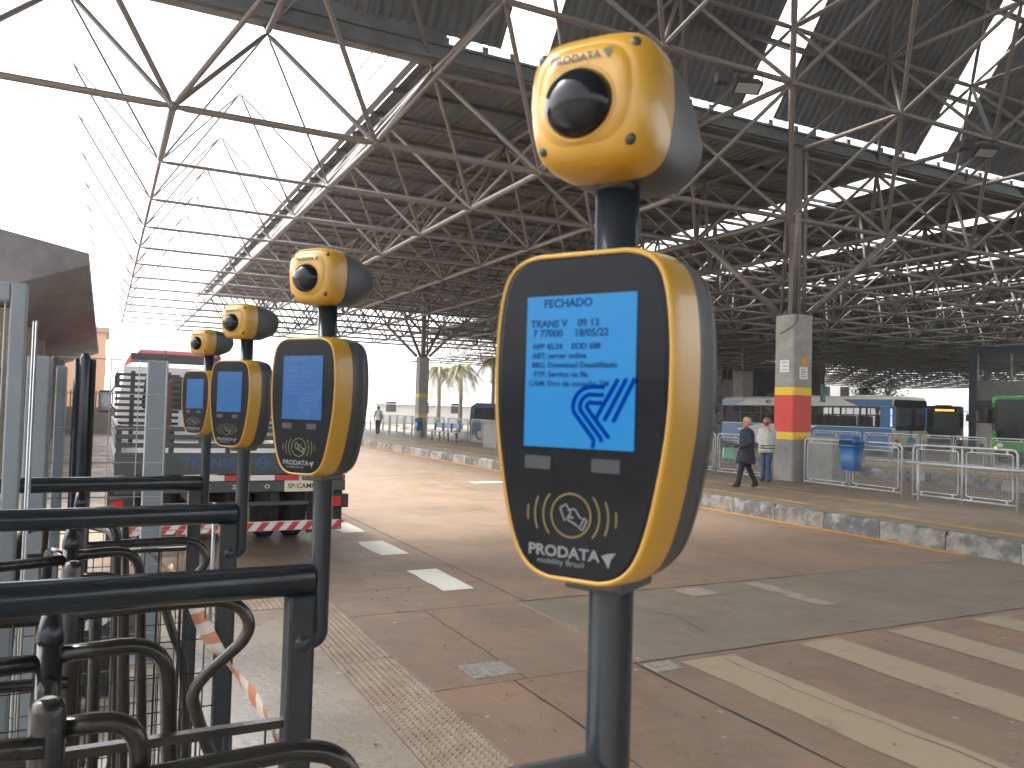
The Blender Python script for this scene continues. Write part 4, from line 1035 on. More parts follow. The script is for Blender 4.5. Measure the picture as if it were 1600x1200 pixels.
def bus(label, loc, rz, Lb, Wb, Hb, m_body, m_roof, m_low, front='glass', dest=None, swoops=(), rear=True, seats=True, name='city_bus'):
    """front points to local +y; near long side is local -x"""
    t = thing(name, label, 'bus', loc, rz, 'buses in the terminal')
    hw = Wb/2; z0, zb, zt = .30, Hb*.485, Hb*.83
    # lower hull, cantrail and roof
    b = MB(); rr = lambda y, i, zz: [(-hw+i, y, zz), (hw-i, y, zz)]
    def ringz(z, i=0.0, c=.16):
        return [(-hw+i+c, i, z), (hw-i-c, i, z), (hw-i, i+c, z), (hw-i, Lb-i-c, z), (hw-i-c, Lb-i, z), (-hw+i+c, Lb-i, z), (-hw+i, Lb-i-c, z), (-hw+i, i+c, z)]
    b.loft([ringz(z0, .02), ringz(z0+.08), ringz(zb)], smooth=False); b.build('lower_body', m_low, t)
    b = MB(); b.loft([ringz(zt), ringz(Hb-.14), ringz(Hb-.04, .06), ringz(Hb, .2)], smooth=False); b.build('roof', m_roof, t)
    # pillars and panes
    n = 6; ys = [.16+(Lb-1.7)*k/n for k in range(n+1)]+[Lb-.16]
    for s_ in (-1, 1):
        for k, y in enumerate(ys):
            w = .5 if k == 0 else .09
            b = MB(); b.box((s_*hw-(.045 if s_ > 0 else -.002), y-.02 if k == 0 else y-w/2, zb), (s_*hw+(.045 if s_ < 0 else -.002), y+w if k == 0 else y+w/2, zt)); b.build('pillar', m_body if k == 0 else M_trim, t)
        for k in range(len(ys)-1):
            ya = ys[k]+(.5 if k == 0 else .045); yb_ = ys[k+1]-.045
            b = MB(); b.box((s_*hw-s_*.03, ya, zb), (s_*hw-s_*.022, yb_, zt)); wd = b.build('window', G_bus, t)
            b = MB(); zm = zb+(zt-zb)*.58; x = s_*(hw-.012)
            b.box((x-.012, ya, zm-.02), (x+.012, yb_, zm+.02)); b.box((x-.012, ya, zb), (x+.012, yb_, zb+.045)); b.box((x-.012, ya, zt-.04), (x+.012, yb_, zt))
            b.box((x-.011, (ya+yb_)/2-.018, zm+.02), (x+.011, (ya+yb_)/2+.018, zt-.04)); b.build('window_bars', M_trim, wd)
    # ends
    for y, s_, nm in ((0, -1, 'rear'), (Lb, 1, 'front')):
        for x in (-1, 1):
            b = MB(); b.box((x*(hw-.16)-.07, y-s_*.02-.05, zb), (x*(hw-.16)+.07, y-s_*.02+.05, zt)); b.build('corner_pillar', M_trim if nm == 'front' or rear == 'dark' else m_body, t)
        e = y+s_*.004
        zlo = zb-(.45 if nm == 'front' else .12)
        b = MB(); ring = fillet([(-hw+.2, e, zlo), (hw-.2, e, zlo), (hw-.1, e, Hb-.16), (-hw+.1, e, Hb-.16)], .16, 5, True)
        b.prism(ring, (0, s_*.012, 0)); b.build('windscreen' if nm == 'front' else 'rear_window', G_dark, t)
        for x in (-1, 1):
            b = MB(); ring = [(x*(hw-.32)+.13*math.cos(2*math.pi*k/16), y+s_*.006, .78+.10*math.sin(2*math.pi*k/16)) for k in range(16)]
            b.prism(ring, (0, s_*.02, 0)); b.build('headlight' if nm == 'front' else 'tail_light', M_lamp_w if nm == 'front' else M_lamp_r, t)
            b = MB(); b.bbox((x*(hw-.16)-.05, y-.02+s_*.015, .60), (x*(hw-.16)+.05, y+.02+s_*.015, .70), .01); b.build('indicator_lamp', M_lamp_o if nm == 'front' else M_lamp_r, t)
        b = MB(); b.bbox((-hw+.08, y-.03+s_*.03, .32), (hw-.08, y+.03+s_*.03, .52), .02); b.build('bumper', M_trim, t)
    if dest:
        b = MB(); b.box((-.8, Lb+.02, Hb-.40), (.8, Lb+.03, Hb-.18)); b.build('destination_box', M_trim, t)
        b = MB(); 
        for k in range(9): b.box((-.62+.13*k, Lb+.031, Hb-.35), (-.62+.13*k+.085, Lb+.033, Hb-.23))
        b.build('destination_led', mat('led_orange', (.3, .06, .01), .4, emit=(1, .22, .03), es=1.5), t)
    for s_ in (-1, 1):
        for y in (2.6, Lb-2.4): wheel(t, s_*(hw-.01), y, .47, .28, s_)
        b = MB(); b.tube(fillet([(s_*(hw-.1), Lb-.1, Hb-.35), (s_*(hw+.22), Lb+.25, Hb-.35), (s_*(hw+.22), Lb+.25, Hb-.55)], .08, 4), .02, 6); mr = b.build('mirror_arm', M_trim, t)
        b = MB(); b.bbox((s_*(hw+.22)-.1, Lb+.2, Hb-1.0), (s_*(hw+.22)+.1, Lb+.3, Hb-.55), .03); b.build('mirror', M_trim, mr)
    b = MB(); b.box((-hw+.05, .1, .9), (hw-.05, Lb-.1, .93)); b.build('floor_panel', M_int, t)
    if seats:
        for s_ in (-1, 1):
            for k in range(int(Lb-2.4)):
                y = 1.0+1.0*k; b = MB(); b.bbox((s_*.72-.42, y, 1.30), (s_*.72+.42, y+.45, 1.42), .04); b.bbox((s_*.72-.42, y-.06, 1.35), (s_*.72+.42, y+.06, 1.93), .05); b.build('seat', M_seat, t)
    for k, y in enumerate((2.0, 5.6)):
        b = MB(); b.bbox((-.5, y, Hb), (.5, y+.9, Hb+.08), .03); b.build('roof_hatch', m_roof, t)
    for nm, pts, m in swoops:
        b = MB(); b.prism([(-hw-.006, p[0], p[1]) for p in pts], (.004, 0, 0)); b.build(nm, m, t)
    return t
M_bw = mat('bus_white', (.74, .74, .71), .35, c2=(.66, .66, .63), scale=1.5, coat=.3); M_bbl = mat('bus_blue', (.012, .15, .40), .3, c2=(.016, .18, .46), scale=1.2, coat=.4)
M_bgr = mat('bus_green', (.025, .22, .035), .3, c2=(.03, .26, .05), scale=1.2, coat=.4); M_bdk = mat('bus_navy', (.012, .03, .075), .35, coat=.3)
Hb, Lb = 2.88, 11.5; zb, zt = Hb*.485, Hb*.83
bb = bus('long white and blue city bus seen side on behind the far railings', (33.75, 25.2, 0), 0, Lb, 2.5, Hb, M_bbl, M_bw, M_bw, dest=True,
    swoops=[('blue_sweep', [(.02, .36), (5.2, .36), (6.6, zb*.55), (4.3, zb-.03), (.02, zb-.03)], M_bbl), ('blue_roof_corner', [(.02, zt+.01), (1.9, zt+.01), (2.8, Hb-.16), (.02, Hb-.16)], M_bbl),
            ('blue_nose', [(Lb-.05, .36), (Lb-.05, zb-.03), (Lb-3.0, zb-.03), (Lb-1.3, zb*.75), (Lb-2.6, .36)], M_bbl), ('blue_roof_nose', [(Lb-.05, zt+.01), (Lb-.05, Hb-.16), (Lb-2.0, Hb-.16), (Lb-1.2, zt+.01)], M_bbl)])
text('roof_lettering', 'MO', .27, M_trim, bb, (-1.262, 7.75, Hb-.30), (R(90), 0, R(-90)), bold=.006, sx=1.05)
text('roof_lettering', 'EL', .27, M_trim, bb, (-1.262, 5.15, Hb-.30), (R(90), 0, R(-90)), bold=.006, sx=1.05)
b = MB(); b.box((-1.24, -.012, .6), (1.24, -.006, Hb*.485-.14)); b.build('rear_panel', mat('bus_cream', (.40, .36, .28), .4), bb)
text('rear_number', '11', .26, M_trim, bb, (-.75, -.02, 1.05), (R(90), 0, 0), bold=.008)
b = MB(); b.poly([(-.25, -.016, .7), (-.05, -.016, 1.15), (.0, -.016, 1.32), (.12, -.016, 1.3), (.16, -.016, .95), (.42, -.016, .75)]); b.build('rear_emblem', M_bbl, bb)
bus('green city bus facing the viewer at the right edge', (43.1, 25.05, 0), R(118), 8.0, 2.5, 2.98, M_bgr, M_bgr, M_bgr, dest=False, rear='dark')
bus('dark bus with orange destination lights far between the blue and green buses', (57.2, 39.9, 0), R(125), 7.6, 2.4, 2.85, M_bdk, M_bdk, M_bdk, dest=True, rear='dark', seats=False)
rb = bus('red bus parked ahead of the flatbed truck', (2.0, 27.0, 0), 0, 10.5, 2.6, 3.28, mat('bus_red', (.32, .03, .035), .35, coat=.3), MATS['bus_red'], MATS['bus_red'], seats=False, rear='dark')

# flatbed truck seen from behind
M_tg = mat('truck_grey', (.055, .059, .063), .6, c2=(.04, .042, .044), scale=4, bump=.1); M_tw_ = mat('truck_white', (.62, .62, .6), .4); M_ch = mat('chassis_dark', (.022, .021, .02), .8, c2=(.04, .034, .03), scale=6)
M_rd = mat('reflector_red', (.42, .03, .035), .4); M_rw = mat('reflector_white', (.62, .58, .55), .4); M_tb = mat('truck_lettering_blue', (.035, .09, .2), .6)
TX0, TX1, TY = .12, 2.50, 9.0
tr = thing('flatbed_truck', 'grey slat-sided flatbed truck seen from behind, beyond the card readers', 'truck', (0, TY, 0))
b = MB(); b.box((TX0, .06, .98), (TX1, 5.3, 1.06)); b.build('bed_floor', M_tg, tr)
b = MB(); b.bbox((TX0, 0, .935), (TX1, .05, 1.165), .006); tgate = b.build('tailboard', M_tg, tr)
text('tailboard_lettering', 'TRANSP', .135, M_tb, tgate, (1.02, -.006, 1.055), FRONT, bold=.003, sx=1.1)
text('tailboard_lettering', 'EMDEC', .135, M_tb, tgate, (2.02, -.006, 1.055), FRONT, bold=.003, sx=1.15)
b = MB(); cxd, czd = 1.56, 1.055
b.add([(cxd-.085, -.006, czd), (cxd, -.006, czd-.085), (cxd+.085, -.006, czd), (cxd, -.006, czd+.085), (cxd-.045, -.006, czd), (cxd, -.006, czd-.045), (cxd+.045, -.006, czd), (cxd, -.006, czd+.045)], [(0, 1, 5, 4), (1, 2, 6, 5), (2, 3, 7, 6), (3, 0, 4, 7)]); b.box((cxd-.04, -.007, czd-.012), (cxd+.05, -.005, czd+.012)); b.build('diamond_emblem', M_tb, tgate)
for k in range(9):
    x0 = TX0+.02+(TX1-TX0-.04)*k/9; x1 = TX0+.02+(TX1-TX0-.04)*(k+1)/9
    b = MB(); b.box((x0, -.005, .868), (x1-.004, .04, .925)); b.build('reflective_strip', M_rd if k % 2 == 0 else M_rw, tr)
b = MB(); b.bbox((TX0+.02, .0, .745), (TX1-.02, .06, .862), .006); b.build('rear_crossbar', M_tg, tr)
text('maker_plate', 'ZE', .06, M_rw, tr, (1.30, -.004, .80), FRONT, bold=.001, sx=1.2)
text('maker_plate', 'O', .06, M_rw, tr, (1.62, -.004, .80), FRONT, bold=.001, sx=1.2)
pl = MB(); pl.bbox((1.80, -.03, .745), (2.18, -.015, .865), .004); plo = pl.build('licence_plate', mat('plate_cream', (.62, .57, .44), .5), tr)
text('plate_lettering', 'SP-CAMPI', .075, M_trim, plo, (1.99, -.034, .805), FRONT, bold=.001)
# slatted sides: horizontal boards with uprights on tail, left and right
for z in (1.215, 1.30, 1.385):
    b = MB(); b.box((TX0, .0, z), (TX1, .035, z+.05)); b.build('slat', M_tg, tr)
    for x in (TX0, TX1-.035):
        b = MB(); b.box((x, .06, z), (x+.035, 5.2, z+.05)); b.build('slat', M_tg, tr)
for x in (TX0+.01, .62, 1.18, 1.75, TX1-.06):
    b = MB(); b.box((x, .036, 1.165), (x+.05, .08, 1.44)); b.build('stake', M_tg, tr)
for k in range(9):
    z = 1.34+.088*k if k else 1.34
    b = MB(); b.box((.14, 3.9, z), (1.0, 3.93, z+.042)); b.build('rack_slat', M_tg, tr)
    b = MB(); b.box((1.25, 3.9, z), (2.45, 3.93, z+.042)); b.build('rack_slat', M_tg, tr)
for x in (.34, .82, 1.3, 1.9, 2.4):
    b = MB(); b.box((x, 3.94, 1.06), (x+.06, 3.98, 2.12)); b.build('rack_upright', M_tg, tr)
# cargo: folded brown tarpaulin and boxes
b = MB(); b.bbox((.62, 12.2, 1.061), (.86, 12.8, 1.98), .02); tag(b.build('brown_crate', mat('rust_brown', (.13, .06, .045), .8, c2=(.09, .045, .035), scale=5)), 'tall rust-brown crate standing on the truck bed', 'crate')
# chassis, tyres, lamps, under-run bar
for x in (.85, 1.68):
    b = MB(); b.box((x, .1, .60), (x+.09, 7.6, .76)); b.build('chassis_beam', M_ch, tr)
b = MB(); b.tube([(.25, 1.75, .50), (2.35, 1.75, .50)], .07, 10); b.build('axle', M_ch, tr)
for x, s_ in ((.26, -1), (.60, -1), (2.36, 1), (2.02, 1)): wheel(tr, x, 1.7, .46, .26, s_)
b = MB(); b.tube([(1.35, 1.0, .62), (1.55, 1.0, .62)], .2, 14); b.build('differential', M_ch, tr)
for s_, x in ((-1, .2), (1, 2.42)):
    b = MB(); b.box((x-.12, 1.05, .12), (x+.12, 1.08, .72)); b.build('mud_flap', M_ch, tr)
    b = MB(); b.bbox((x-.11, .02, .55), (x+.11, .1, .70), .01); lb_ = b.build('lamp_box', M_ch, tr)
    b = MB(); b.box((x-.09, .012, .57), (x+.02, .02, .68)); b.build('tail_lamp', M_lamp_r, lb_)
    b = MB(); b.box((x-.05, .08, .30), (x+.05, .14, .74)); b.build('bar_hanger', M_ch, tr)
b = MB(); b.bbox((.55, .08, .585), (2.1, .14, .63), .008); b.build('cross_tube', M_tg, tr)
b = MB(); b.bbox((TX0+.05, .06, .31), (TX1-.05, .12, .41), .01); ub = b.build('underrun_bar', M_rw, tr)
for k in range(14):
    x = TX0+.08+.165*k
    b = MB(); b.add([(x, .056, .315), (x+.08, .056, .315), (x+.155, .056, .405), (x+.075, .056, .405)], [(0, 1, 2, 3)]); b.build('red_stripe', M_rd, ub)
# cab
b = MB(); b.loft([[(.2, 5.5, .62), (2.42, 5.5, .62), (2.42, 7.5, .62), (.2, 7.5, .62)], [(.2, 5.5, 1.55), (2.42, 5.5, 1.55), (2.42, 7.55, 1.5), (.2, 7.55, 1.5)], [(.3, 5.55, 2.25), (2.32, 5.55, 2.25), (2.3, 6.9, 2.25), (.32, 6.9, 2.25)], [(.4, 5.65, 2.32), (2.2, 5.65, 2.32), (2.2, 6.7, 2.32), (.4, 6.7, 2.32)]], smooth=False); cab = b.build('cab', M_tw_, tr)
b = MB(); b.prism(fillet([(.55, 5.5, 1.55), (2.05, 5.5, 1.55), (2.0, 5.52, 2.1), (.6, 5.52, 2.1)], .08, 4, True), (0, -.012, .0)); b.build('rear_window', G_dark, cab)
for x in (.36, 2.22): wheel(tr, x if x > 1 else x, 6.7, .46, .26, 1 if x > 1 else -1)
for s_, x in ((-1, .2), (1, 2.42)):
    b = MB(); b.tube([(x, 7.1, 1.5), (x+s_*.16, 7.15, 1.7), (x, 7.1, 1.98)], .015, 6); ar = b.build('mirror_arm', M_trim, tr)
    b = MB(); b.bbox((x+s_*.18-.10, 7.12, 1.46), (x+s_*.18+.10, 7.2, 1.86), .03); b.build('mirror', M_trim, ar)
    b = MB(); b.box((x+s_*.18-.08, 7.115, 1.5), (x+s_*.18+.08, 7.119, 1.82)); b.build('mirror_glass', mat('mirror_glass', (.5, .52, .52), .06, 1), ar)
b = MB(); b.tube([(.9, 5.6, 2.3), (.86, 5.6, 2.9)], .008, 5); b.build('aerial', M_trim, tr)
# dark-blue van roof beyond the concrete block
vn = thing('parked_van', 'dark blue parked van beyond the platform, left of the large reader', 'van', (20.2, 40.0, 0), R(-62))
prof_v = [(-2.2, .3), (2.2, .3), (2.25, .9), (1.75, 1.15), (1.1, 1.95), (.7, 2.06), (-1.8, 2.08), (-2.15, 1.9), (-2.25, 1.0)]
b = MB(); M_vb = mat('van_blue', (.014, .04, .12), .3, coat=.5)
b.loft([[(x*.97, -.86, z*.98) for x, z in prof_v], [(x, -.75, z) for x, z in prof_v], [(x, .75, z) for x, z in prof_v], [(x*.97, .86, z*.98) for x, z in prof_v]], smooth=False); b.build('body', M_vb, vn)
for s_ in (-1, 1):
    for pts in ([(-1.9, 1.15), (-.35, 1.15), (-.35, 1.8), (-1.8, 1.8)], [(-.2, 1.15), (1.45, 1.15), (1.0, 1.8), (-.2, 1.8)]):
        b = MB(); b.prism([(x, s_*.862, z) for x, z in pts], (0, s_*.006, 0)); b.build('window', G_dark, vn)
    for x in (-1.4, 1.4):
        b = MB(); b.tube([(x, s_*.70, .33), (x, s_*.88, .33)], .33, 20); o = b.build('wheel', M_rub, vn)
        b = MB(); b.tube([(x, s_*.882, .33), (x, s_*.89, .33)], .2, 14); b.build('rim', M_rim, o)
b = MB(); b.prism([(1.72, -.68, 1.2), (1.72, .68, 1.2), (1.12, .62, 1.92), (1.12, -.62, 1.92)], (.02, 0, .01)); b.build('windscreen', G_dark, vn)

# ================================================================== LEFT: fence, posts, low building
def wire_panel(parent, x0, x1, z0, z1, y, sx=.115, sz=.165, r=.003):
    b = MB(); n = int((x1-x0)/sx)
    for k in range(n+1): b.tube([(x0+(x1-x0)*k/n, y, z0), (x0+(x1-x0)*k/n, y, z1)], r, 5, cap=False)
    n = int((z1-z0)/sz)
    for k in range(n+1): b.tube([(x0, y+.005, z0+(z1-z0)*k/n), (x1, y+.005, z0+(z1-z0)*k/n)], r, 5, cap=False)
    return b.build('wire_mesh', M_galv, parent, kind='stuff')
def box_post(x0, x1, y0, y1, h, label, m=None, plate=True):
    t = thing('fence_post', label, 'post', ((x0+x1)/2, (y0+y1)/2, 0), 0, 'posts of the fence behind the turnstiles')
    w, d = (x1-x0)/2, (y1-y0)/2
    b = MB(); b.bbox((-w, -d, .01), (w, d, h), .006); b.build('tube', m or M_post, t)
    b = MB(); b.box((-w-.04, -d-.04, 0), (w+.04, d+.04, .01)); b.build('foot_plate', M_post, t)
    b = MB(); b.box((-w+.006, -d+.006, h), (w-.006, d-.006, h+.004)); b.build('cap', M_post, t)
box_post(-.338, -.242, 4.55, 4.85, 1.90, 'wide grey box post at the far left behind the rails')
box_post(-.232, -.185, 4.95, 5.15, 1.87, 'narrow grey box post touching the wide grey one')
box_post(.25, .375, 5.75, 5.9, 1.96, 'tall grey box post in front of the truck')
t = thing('fence_post', 'dark round double post between the grey box posts', 'post', (-.09, 4.6, 0), 0, 'posts of the fence behind the turnstiles')
b = MB(); b.tube([(0, 0, 0), (0, 0, 1.9), (0, 0, 1.93)], [.026, .026, .015], 14); b.build('tube', M_pipe, t)
b = MB(); b.tube([(.034, .02, 0), (.034, .02, 1.90)], .016, 12); b.tube([(-.034, .02, 0), (-.034, .02, 1.90)], .016, 12); b.build('side_tubes', M_pipe, t)
t = thing('wire_fence', 'welded wire fence between the grey box posts', 'fence', (0, 4.72, 0))
wire_panel(t, -.24, .30, .1, 1.91, 0)
b = MB(); b.tube([(-.24, 0, .1), (.3, 0, .1)], .006, 6); b.build('bottom_wire', M_galv, t)
t = thing('wire_fence', 'welded wire fence right of the tall grey post', 'fence', (0, 5.95, 0))
wire_panel(t, .38, .72, .1, 1.0, 0, .115, .165)
b = MB(); b.tube([(.72, 0, 0), (.72, 0, 1.0)], .012, 6); b.build('end_rod', M_galv, t)
gt = thing('gate_frame', 'tall grey framed mesh gate at the left edge', 'gate', (0, 3.0, 0))
b = MB(); b.bbox((-.275, -.025, .05), (-.229, .025, 2.06), .006); b.build('stile', M_post, gt)
b = MB(); b.bbox((-1.3, -.025, 2.0), (-.2755, .025, 2.06), .006); b.build('top_rail', M_post, gt)
b = MB(); b.bbox((-1.3, -.02, 1.345), (-.2755, .02, 1.375), .005); b.build('middle_rail', M_post, gt)
wire_panel(gt, -1.3, -.29, 1.38, 2.0, 0, .05, .09, .002)
b = MB(); b.tube([(-.205, .06, .05), (-.205, .06, 1.95)], .004, 6); b.tube([(-.215, .09, .05), (-.215, .09, 1.95)], .004, 6); b.build('hinge_rods', M_galv, gt)
# low building with a thick concrete canopy on the left
M_can = mat('canopy_concrete', (.17, .165, .165), .9, c2=(.09, .087, .088), scale=.9, detail=9, bump=.3, bscale=8, stretch=(1, .25, 1))
M_beige = mat('beige_wall', (.40, .36, .28), .85, c2=(.33, .29, .22), scale=1.4); M_orng = mat('orange_wall', (.62, .36, .22), .85)
lb_ = thing('canopy_building', 'low beige building with dark concrete canopy at the far left', 'building', (0, 0, 0))
b = MB(); b.prism([(-.35, 17, 4.42), (-.35, 17, 4.20), (-2.0, 17, 3.55), (-5, 17, 3.4), (-14, 17, 3.4), (-14, 17, 5.0), (-5, 17, 4.9), (-2, 17, 4.75)], (0, 33, 0)); b.build('canopy', M_can, lb_)
b = MB(); b.box((-14, 18.5, 0), (-2.1, 49, 3.6)); b.build('wall', M_beige, lb_)
for k in range(6):
    y = 19.5+5*k
    b = MB(); b.box((-2.1, y, 0), (-1.75, y+.5, 3.52)); b.build('pilaster', M_beige, lb_)
    b = MB(); b.box((-2.1, y+1.3, 1.0), (-2.06, y+3.6, 2.4)); w_ = b.build('window', M_trim, lb_)
    for j in range(6):
        c = MB(); c.box((-2.07, y+1.35+.37*j, 1.0), (-2.04, y+1.39+.37*j, 2.4)); c.build('window_bar', M_galv, w_)
    b = MB(); b.box((-2.1, y+.6, .9), (-1.98, y+4.4, 1.0)); b.build('ledge', M_lowc, lb_)
for x in (-2.6, -3.9, -5.4):
    b = MB(); b.box((x, 18.44, .8), (x+.8, 18.5, 2.3)); b.build('window', M_trim, lb_)
ob = thing('orange_building', 'orange wall of a building beyond the left canopy', 'building', (-9, 62, 0))
b = MB(); b.box((-12, 0, 0), (9.0, 8, 6.3)); b.build('wall', M_orng, ob); b = MB(); b.box((-12.2, -.2, 6.3), (9.2, 8.2, 6.6)); b.build('parapet', M_beige, ob)
for k in range(4):
    b = MB(); b.box((8.99, 1+1.8*k, 3.4), (9.03, 2.1+1.8*k, 4.8)); b.build('window', M_trim, ob)
pw = thing('boundary_wall', 'pale low wall with picket fence beyond the truck', 'wall', (0, 44, 0))
b = MB(); b.box((-1.9, 0, 0), (9, .25, 1.3)); b.build('wall', M_beige, pw)
for k in range(60):
    b = MB() if k == 0 else b
    if k == 0: b.box((0, .1, 1.3), (.05, .14, 2.1)); pk = b.mesh('picket', M_tg)
    obj('picket', pk, pw, (-1.8+.18*k, 0, 0))

# ================================================================== FAR BUILDINGS AND GREENERY
def mosaic():
    m = bpy.data.materials.new('mosaic_tiles'); m.use_nodes = True; t = m.node_tree; b = t.nodes['Principled BSDF']; L = t.links.new
    tc = t.nodes.new('ShaderNodeTexCoord'); mp = t.nodes.new('ShaderNodeMapping'); L(tc.outputs['Object'], mp.inputs[0]); mp.inputs['Scale'].default_value = (5, 5, 5)
    fl = t.nodes.new('ShaderNodeVectorMath'); fl.operation = 'FLOOR'; L(mp.outputs[0], fl.inputs[0])
    wn = t.nodes.new('ShaderNodeTexWhiteNoise'); L(fl.outputs[0], wn.inputs[0])
    r = t.nodes.new('ShaderNodeMapRange'); r.inputs[1].default_value = .86; r.inputs[2].default_value = .87; L(wn.outputs[0], r.inputs[0])
    mx = t.nodes.new('ShaderNodeMix'); mx.data_type = 'RGBA'; mx.inputs[6].default_value = (.60, .56, .55, 1); mx.inputs[7].default_value = (.06, .055, .06, 1)
    L(r.outputs[0], mx.inputs[0]); L(mx.outputs[2], b.inputs['Base Color']); return m
M_mos = mosaic()
def rot_thing(name, label, cat, p, rz): return thing(name, label, cat, p, rz)
mbld = thing('mosaic_building', 'white mosaic-tiled building with square windows behind the walking person', 'building', (53, 58, 0), R(-27))
b = MB(); b.box((-9, 0, 0), (1.6, 10, 7.1)); b.build('wall', M_mos, mbld)
b = MB(); b.box((-9.1, -.15, 7.1), (1.7, 10.1, 7.35)); b.build('parapet', M_white, mbld)
for x in (-4.6, -2.9, -1.3, .1):
    b = MB(); b.box((x, -.05, 5.2), (x+.95, .0, 6.4)); w_ = b.build('window', M_trim, mbld)
    c = MB(); c.box((x+.45, -.07, 5.2), (x+.5, -.05, 6.4)); c.build('mullion', M_galv, w_)
gb = thing('grey_building', 'grey mosaic block with purple sign left of the banded column', 'building', (54.9, 57.2, 0), R(-27))
b = MB(); b.box((0, .5, 0), (6.5, 9, 6.9)); b.build('wall', mat('grey_mosaic', (.16, .14, .14), .8, c2=(.08, .07, .075), scale=9), gb)
b = MB(); b.box((.1, .3, 2.4), (4.0, .49, 4.6)); sg = b.build('sign_board', mat('sign_purple', (.07, .045, .075), .6), gb)
b = MB(); b.prism([(1.6+.9*math.cos(2*math.pi*k/28), .29, 3.2+.9*math.sin(2*math.pi*k/28)) for k in range(28)], (0, -.02, 0)); b.build('sign_disc', mat('sign_yellow', (.45, .33, .04), .6), sg)
wb = thing('white_building', 'pale house with small windows far behind the bus', 'building', (88, 78, 0), R(-27))
b = MB(); b.box((-5, 0, 0), (7, 9, 7.6)); b.build('wall', M_white, wb)
b = MB(); b.box((-5.2, -.2, 7.6), (7.2, 9.2, 7.85)); b.build('roof', M_galv, wb)
for k in range(4):
    b = MB(); b.box((-3.8+2.6*k, -.05, 4.9), (-2.6+2.6*k, 0, 6.2)); b.build('window', M_trim, wb)
# kiosk: glazed upper floor on blue posts at the right
kb = thing('glazed_kiosk', 'two-storey glazed kiosk with blue posts and mosaic base at the right', 'building', (43.3, 28.5, 0), R(-57))
M_bp = mat('kiosk_blue', (.02, .032, .05), .5)
b = MB(); b.box((.25, .1, 0), (12, 6, 1.75)); b.build('base_wall', M_mos, kb)
b = MB(); b.box((.2, .05, 3.0), (12, 6, 4.1)); b.build('spandrel', M_lowc, kb)
b = MB(); b.box((.0, -.1, 2.5), (12, 6, 3.0)); b.build('blue_band', M_bp, kb)
b = MB(); b.box((.0, -.1, 5.6), (12, 6, 6.0)); b.build('roof_band', M_bp, kb)
for x in (0, 4, 8): 
    b = MB(); b.box((x-.15, -.25, 0), (x+.22, .04, 6.0)); b.build('post', M_bp, kb)
for k in range(7):
    x = .3+1.6*k; b = MB(); b.box((x+.05, .1, 4.1), (x+1.5, .13, 5.6)); b.build('upper_window', G_bus, kb)
    b = MB(); b.box((x-.05, .06, 4.1), (x+.05, .16, 5.6)); b.build('mullion', M_rail, kb)
    b = MB(); b.box((x+.05, .1, 1.75), (x+1.5, .13, 2.5)); b.build('lower_window', G_dark, kb)
# palms
M_trk = mat('palm_trunk', (.27, .23, .18), .9, c2=(.2, .165, .13), scale=8); M_frd = mat('palm_frond', (.10, .13, .035), .6, c2=(.17, .16, .05), scale=3); M_dryf = mat('palm_dry', (.26, .17, .085), .8)
def palm(p, h, label, seed):
    rnd = random.Random(seed); t = thing('palm_tree', label, 'palm', p, 0, 'palms beyond the platform')
    b = MB(); b.tube([(0, 0, 0), (.05, .02, h*.5), (.0, .05, h)], [.20, .16, .12], 10); b.build('trunk', M_trk, t)
    b = MB()
    for k in range(26):
        a = 2*math.pi*k/26+rnd.uniform(-.15, .15); L = rnd.uniform(1.9, 2.8); up = rnd.uniform(-.45, 1.0); P = []
        for i in range(9):
            s_ = i/8; P.append(Vector((math.cos(a)*L*s_*.85, math.sin(a)*L*s_*.85, h+up*s_*1.3-L*.95*s_*s_)))
        dry = 1 if up < -.02 else 0
        for i in range(1, 9):
            d = (P[i]-P[i-1]).normalized(); sd = Vector((-math.sin(a), math.cos(a), 0))
            for s2 in (-1, 1):
                for q in range(3):
                    c = P[i-1].lerp(P[i], q/3); l = .62*(1-.55*abs(i/8-.45)); tip = c+sd*s2*l*.55+d*l*.5+Vector((0, 0, -.35*l-rnd.uniform(0, .15)))
                    b.add([c-d*.045, c+d*.045, tip], [(0, 1, 2)], dry)
    b.build('crown', [M_frd, M_dryf], t)
palm((24.5, 61.6, 0), 5.0, 'left palm of the pair beyond the platform', 1); palm((26.1, 60.8, 0), 5.2, 'right palm of the pair beyond the platform', 2); palm((29.6, 62, 0), 6.2, 'slim palm half hidden by the large card reader', 3)
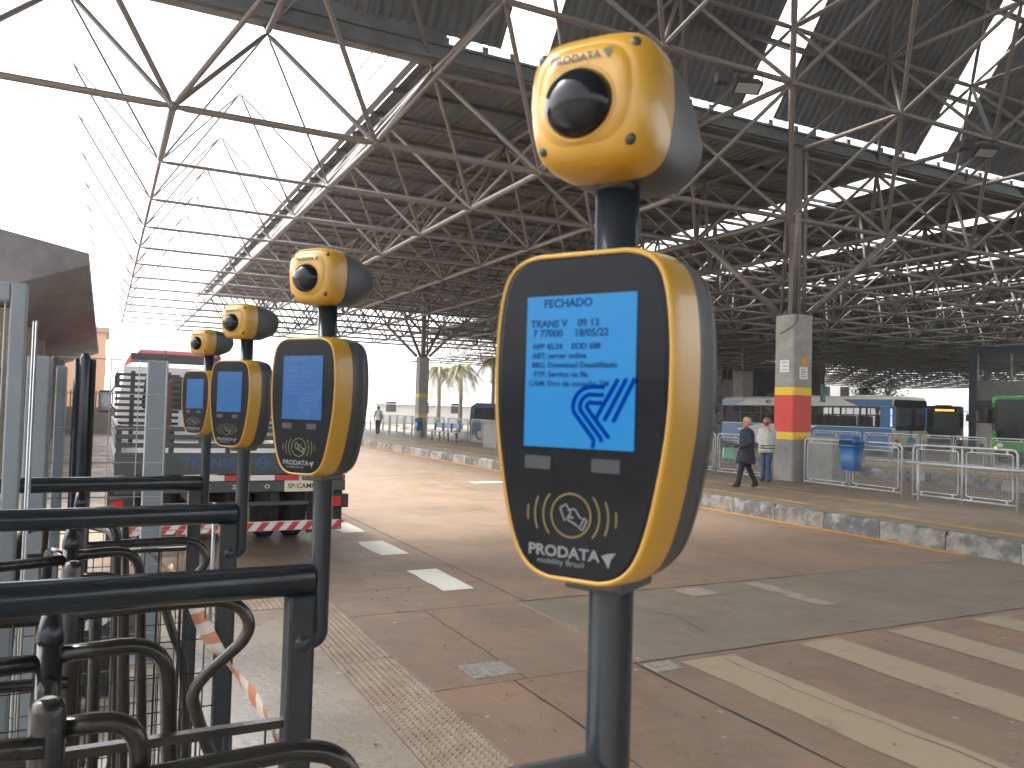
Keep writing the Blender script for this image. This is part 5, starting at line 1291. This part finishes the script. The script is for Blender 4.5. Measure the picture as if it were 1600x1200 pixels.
# broadleaf trees
M_lf = mat('leaf_green', (.055, .095, .022), .6, c2=(.10, .13, .03), scale=.8, world=True); M_bark = mat('bark', (.13, .1, .075), .9)
def tree(p, h, rad, label, seed, n=2200):
    rnd = random.Random(seed); t = thing('tree', label, 'tree', p, 0, 'broadleaf trees around the terminal')
    b = MB(); b.tube([(0, 0, 0), (.1, 0, h*.3), (0, .1, h*.55)], [.22, .17, .1], 9); limbs = []
    for k in range(7):
        a = 2*math.pi*k/7+rnd.uniform(-.3, .3); e = Vector((math.cos(a)*rad*.65, math.sin(a)*rad*.65, h*rnd.uniform(.6, .92))); b.tube([(0, .05, h*rnd.uniform(.3, .5)), e*.5+Vector((0, 0, h*.28)), e], [.09, .06, .025], 6); limbs.append(e)
    b.build('trunk', M_bark, t); b = MB(); cl = [e+Vector([rnd.gauss(0, rad*.22) for _ in range(3)]) for e in limbs for _ in range(4)]
    for k in range(n):
        c = rnd.choice(cl)+Vector([rnd.gauss(0, rad*.17) for _ in range(3)]); s_ = rnd.uniform(.09, .2)
        u = Vector([rnd.gauss(0, 1) for _ in range(3)]).normalized(); v = u.orthogonal().normalized()
        b.add([c-u*s_, c+v*s_*.5, c+u*s_, c-v*s_*.5], [(0, 1, 2, 3)])
    b.build('crown', M_lf, t)
tree((30.8, 58, 0), 6.8, 2.6, 'broadleaf tree just left of the large card reader', 11)
tree((75, 60, 0), 6.5, 2.4, 'green tree seen over the roof of the white and blue bus', 12)
tree((84, 88, 0), 8.5, 3.2, 'tree far behind the terminal', 13, 1500)
# low buildings closing the far end of the street
for k, (x, y, w, d, h, rz, lab) in enumerate(((14, 78, 14, 6, 1.9, 0, 'pale low shed far down the street beyond the lone walker'), (36, 82, 20, 8, 2.0, -8, 'pale shed behind the palms'), (66, 92, 26, 8, 4.6, -20, 'long pale building far behind the mosaic block'))):
    t = thing('shed', lab, 'building', (x, y, 0), R(rz))
    b = MB(); b.box((-w/2, 0, 0), (w/2, d, h)); b.build('wall', M_white, t)
    b = MB(); b.prism([(-w/2-.3, -.4, h), (-w/2-.3, d/2, h+.9), (-w/2-.3, d+.4, h)], (w+.6, 0, 0)); b.build('roof', M_galv, t)
    for j in range(5):
        c = MB(); c.box((-w/2+1+j*(w-2)/5, -.04, 1.2), (-w/2+1+j*(w-2)/5+1.1, 0, 2.3)); c.build('window', M_trim, t)

# ================================================================== GLARE VEIL: thin volume added to imitate lens glare
hb = MB(); hb.box((-260, -160, -1.2), (430, 430, 19.5))
hm = bpy.data.materials.new('glare_veil_air'); hm.use_nodes = True
t = hm.node_tree; t.nodes.remove(t.nodes['Principled BSDF']); pv = t.nodes.new('ShaderNodeVolumePrincipled')
pv.inputs['Density'].default_value = .0010; pv.inputs['Color'].default_value = (.92, .95, 1, 1); pv.inputs['Anisotropy'].default_value = .45
t.links.new(pv.outputs[0], t.nodes['Material Output'].inputs['Volume'])
hz = hb.build('glare_veil', hm); hz['kind'] = 'stuff'; hz['label'] = 'thin added veil standing in for lens glare across the terminal'
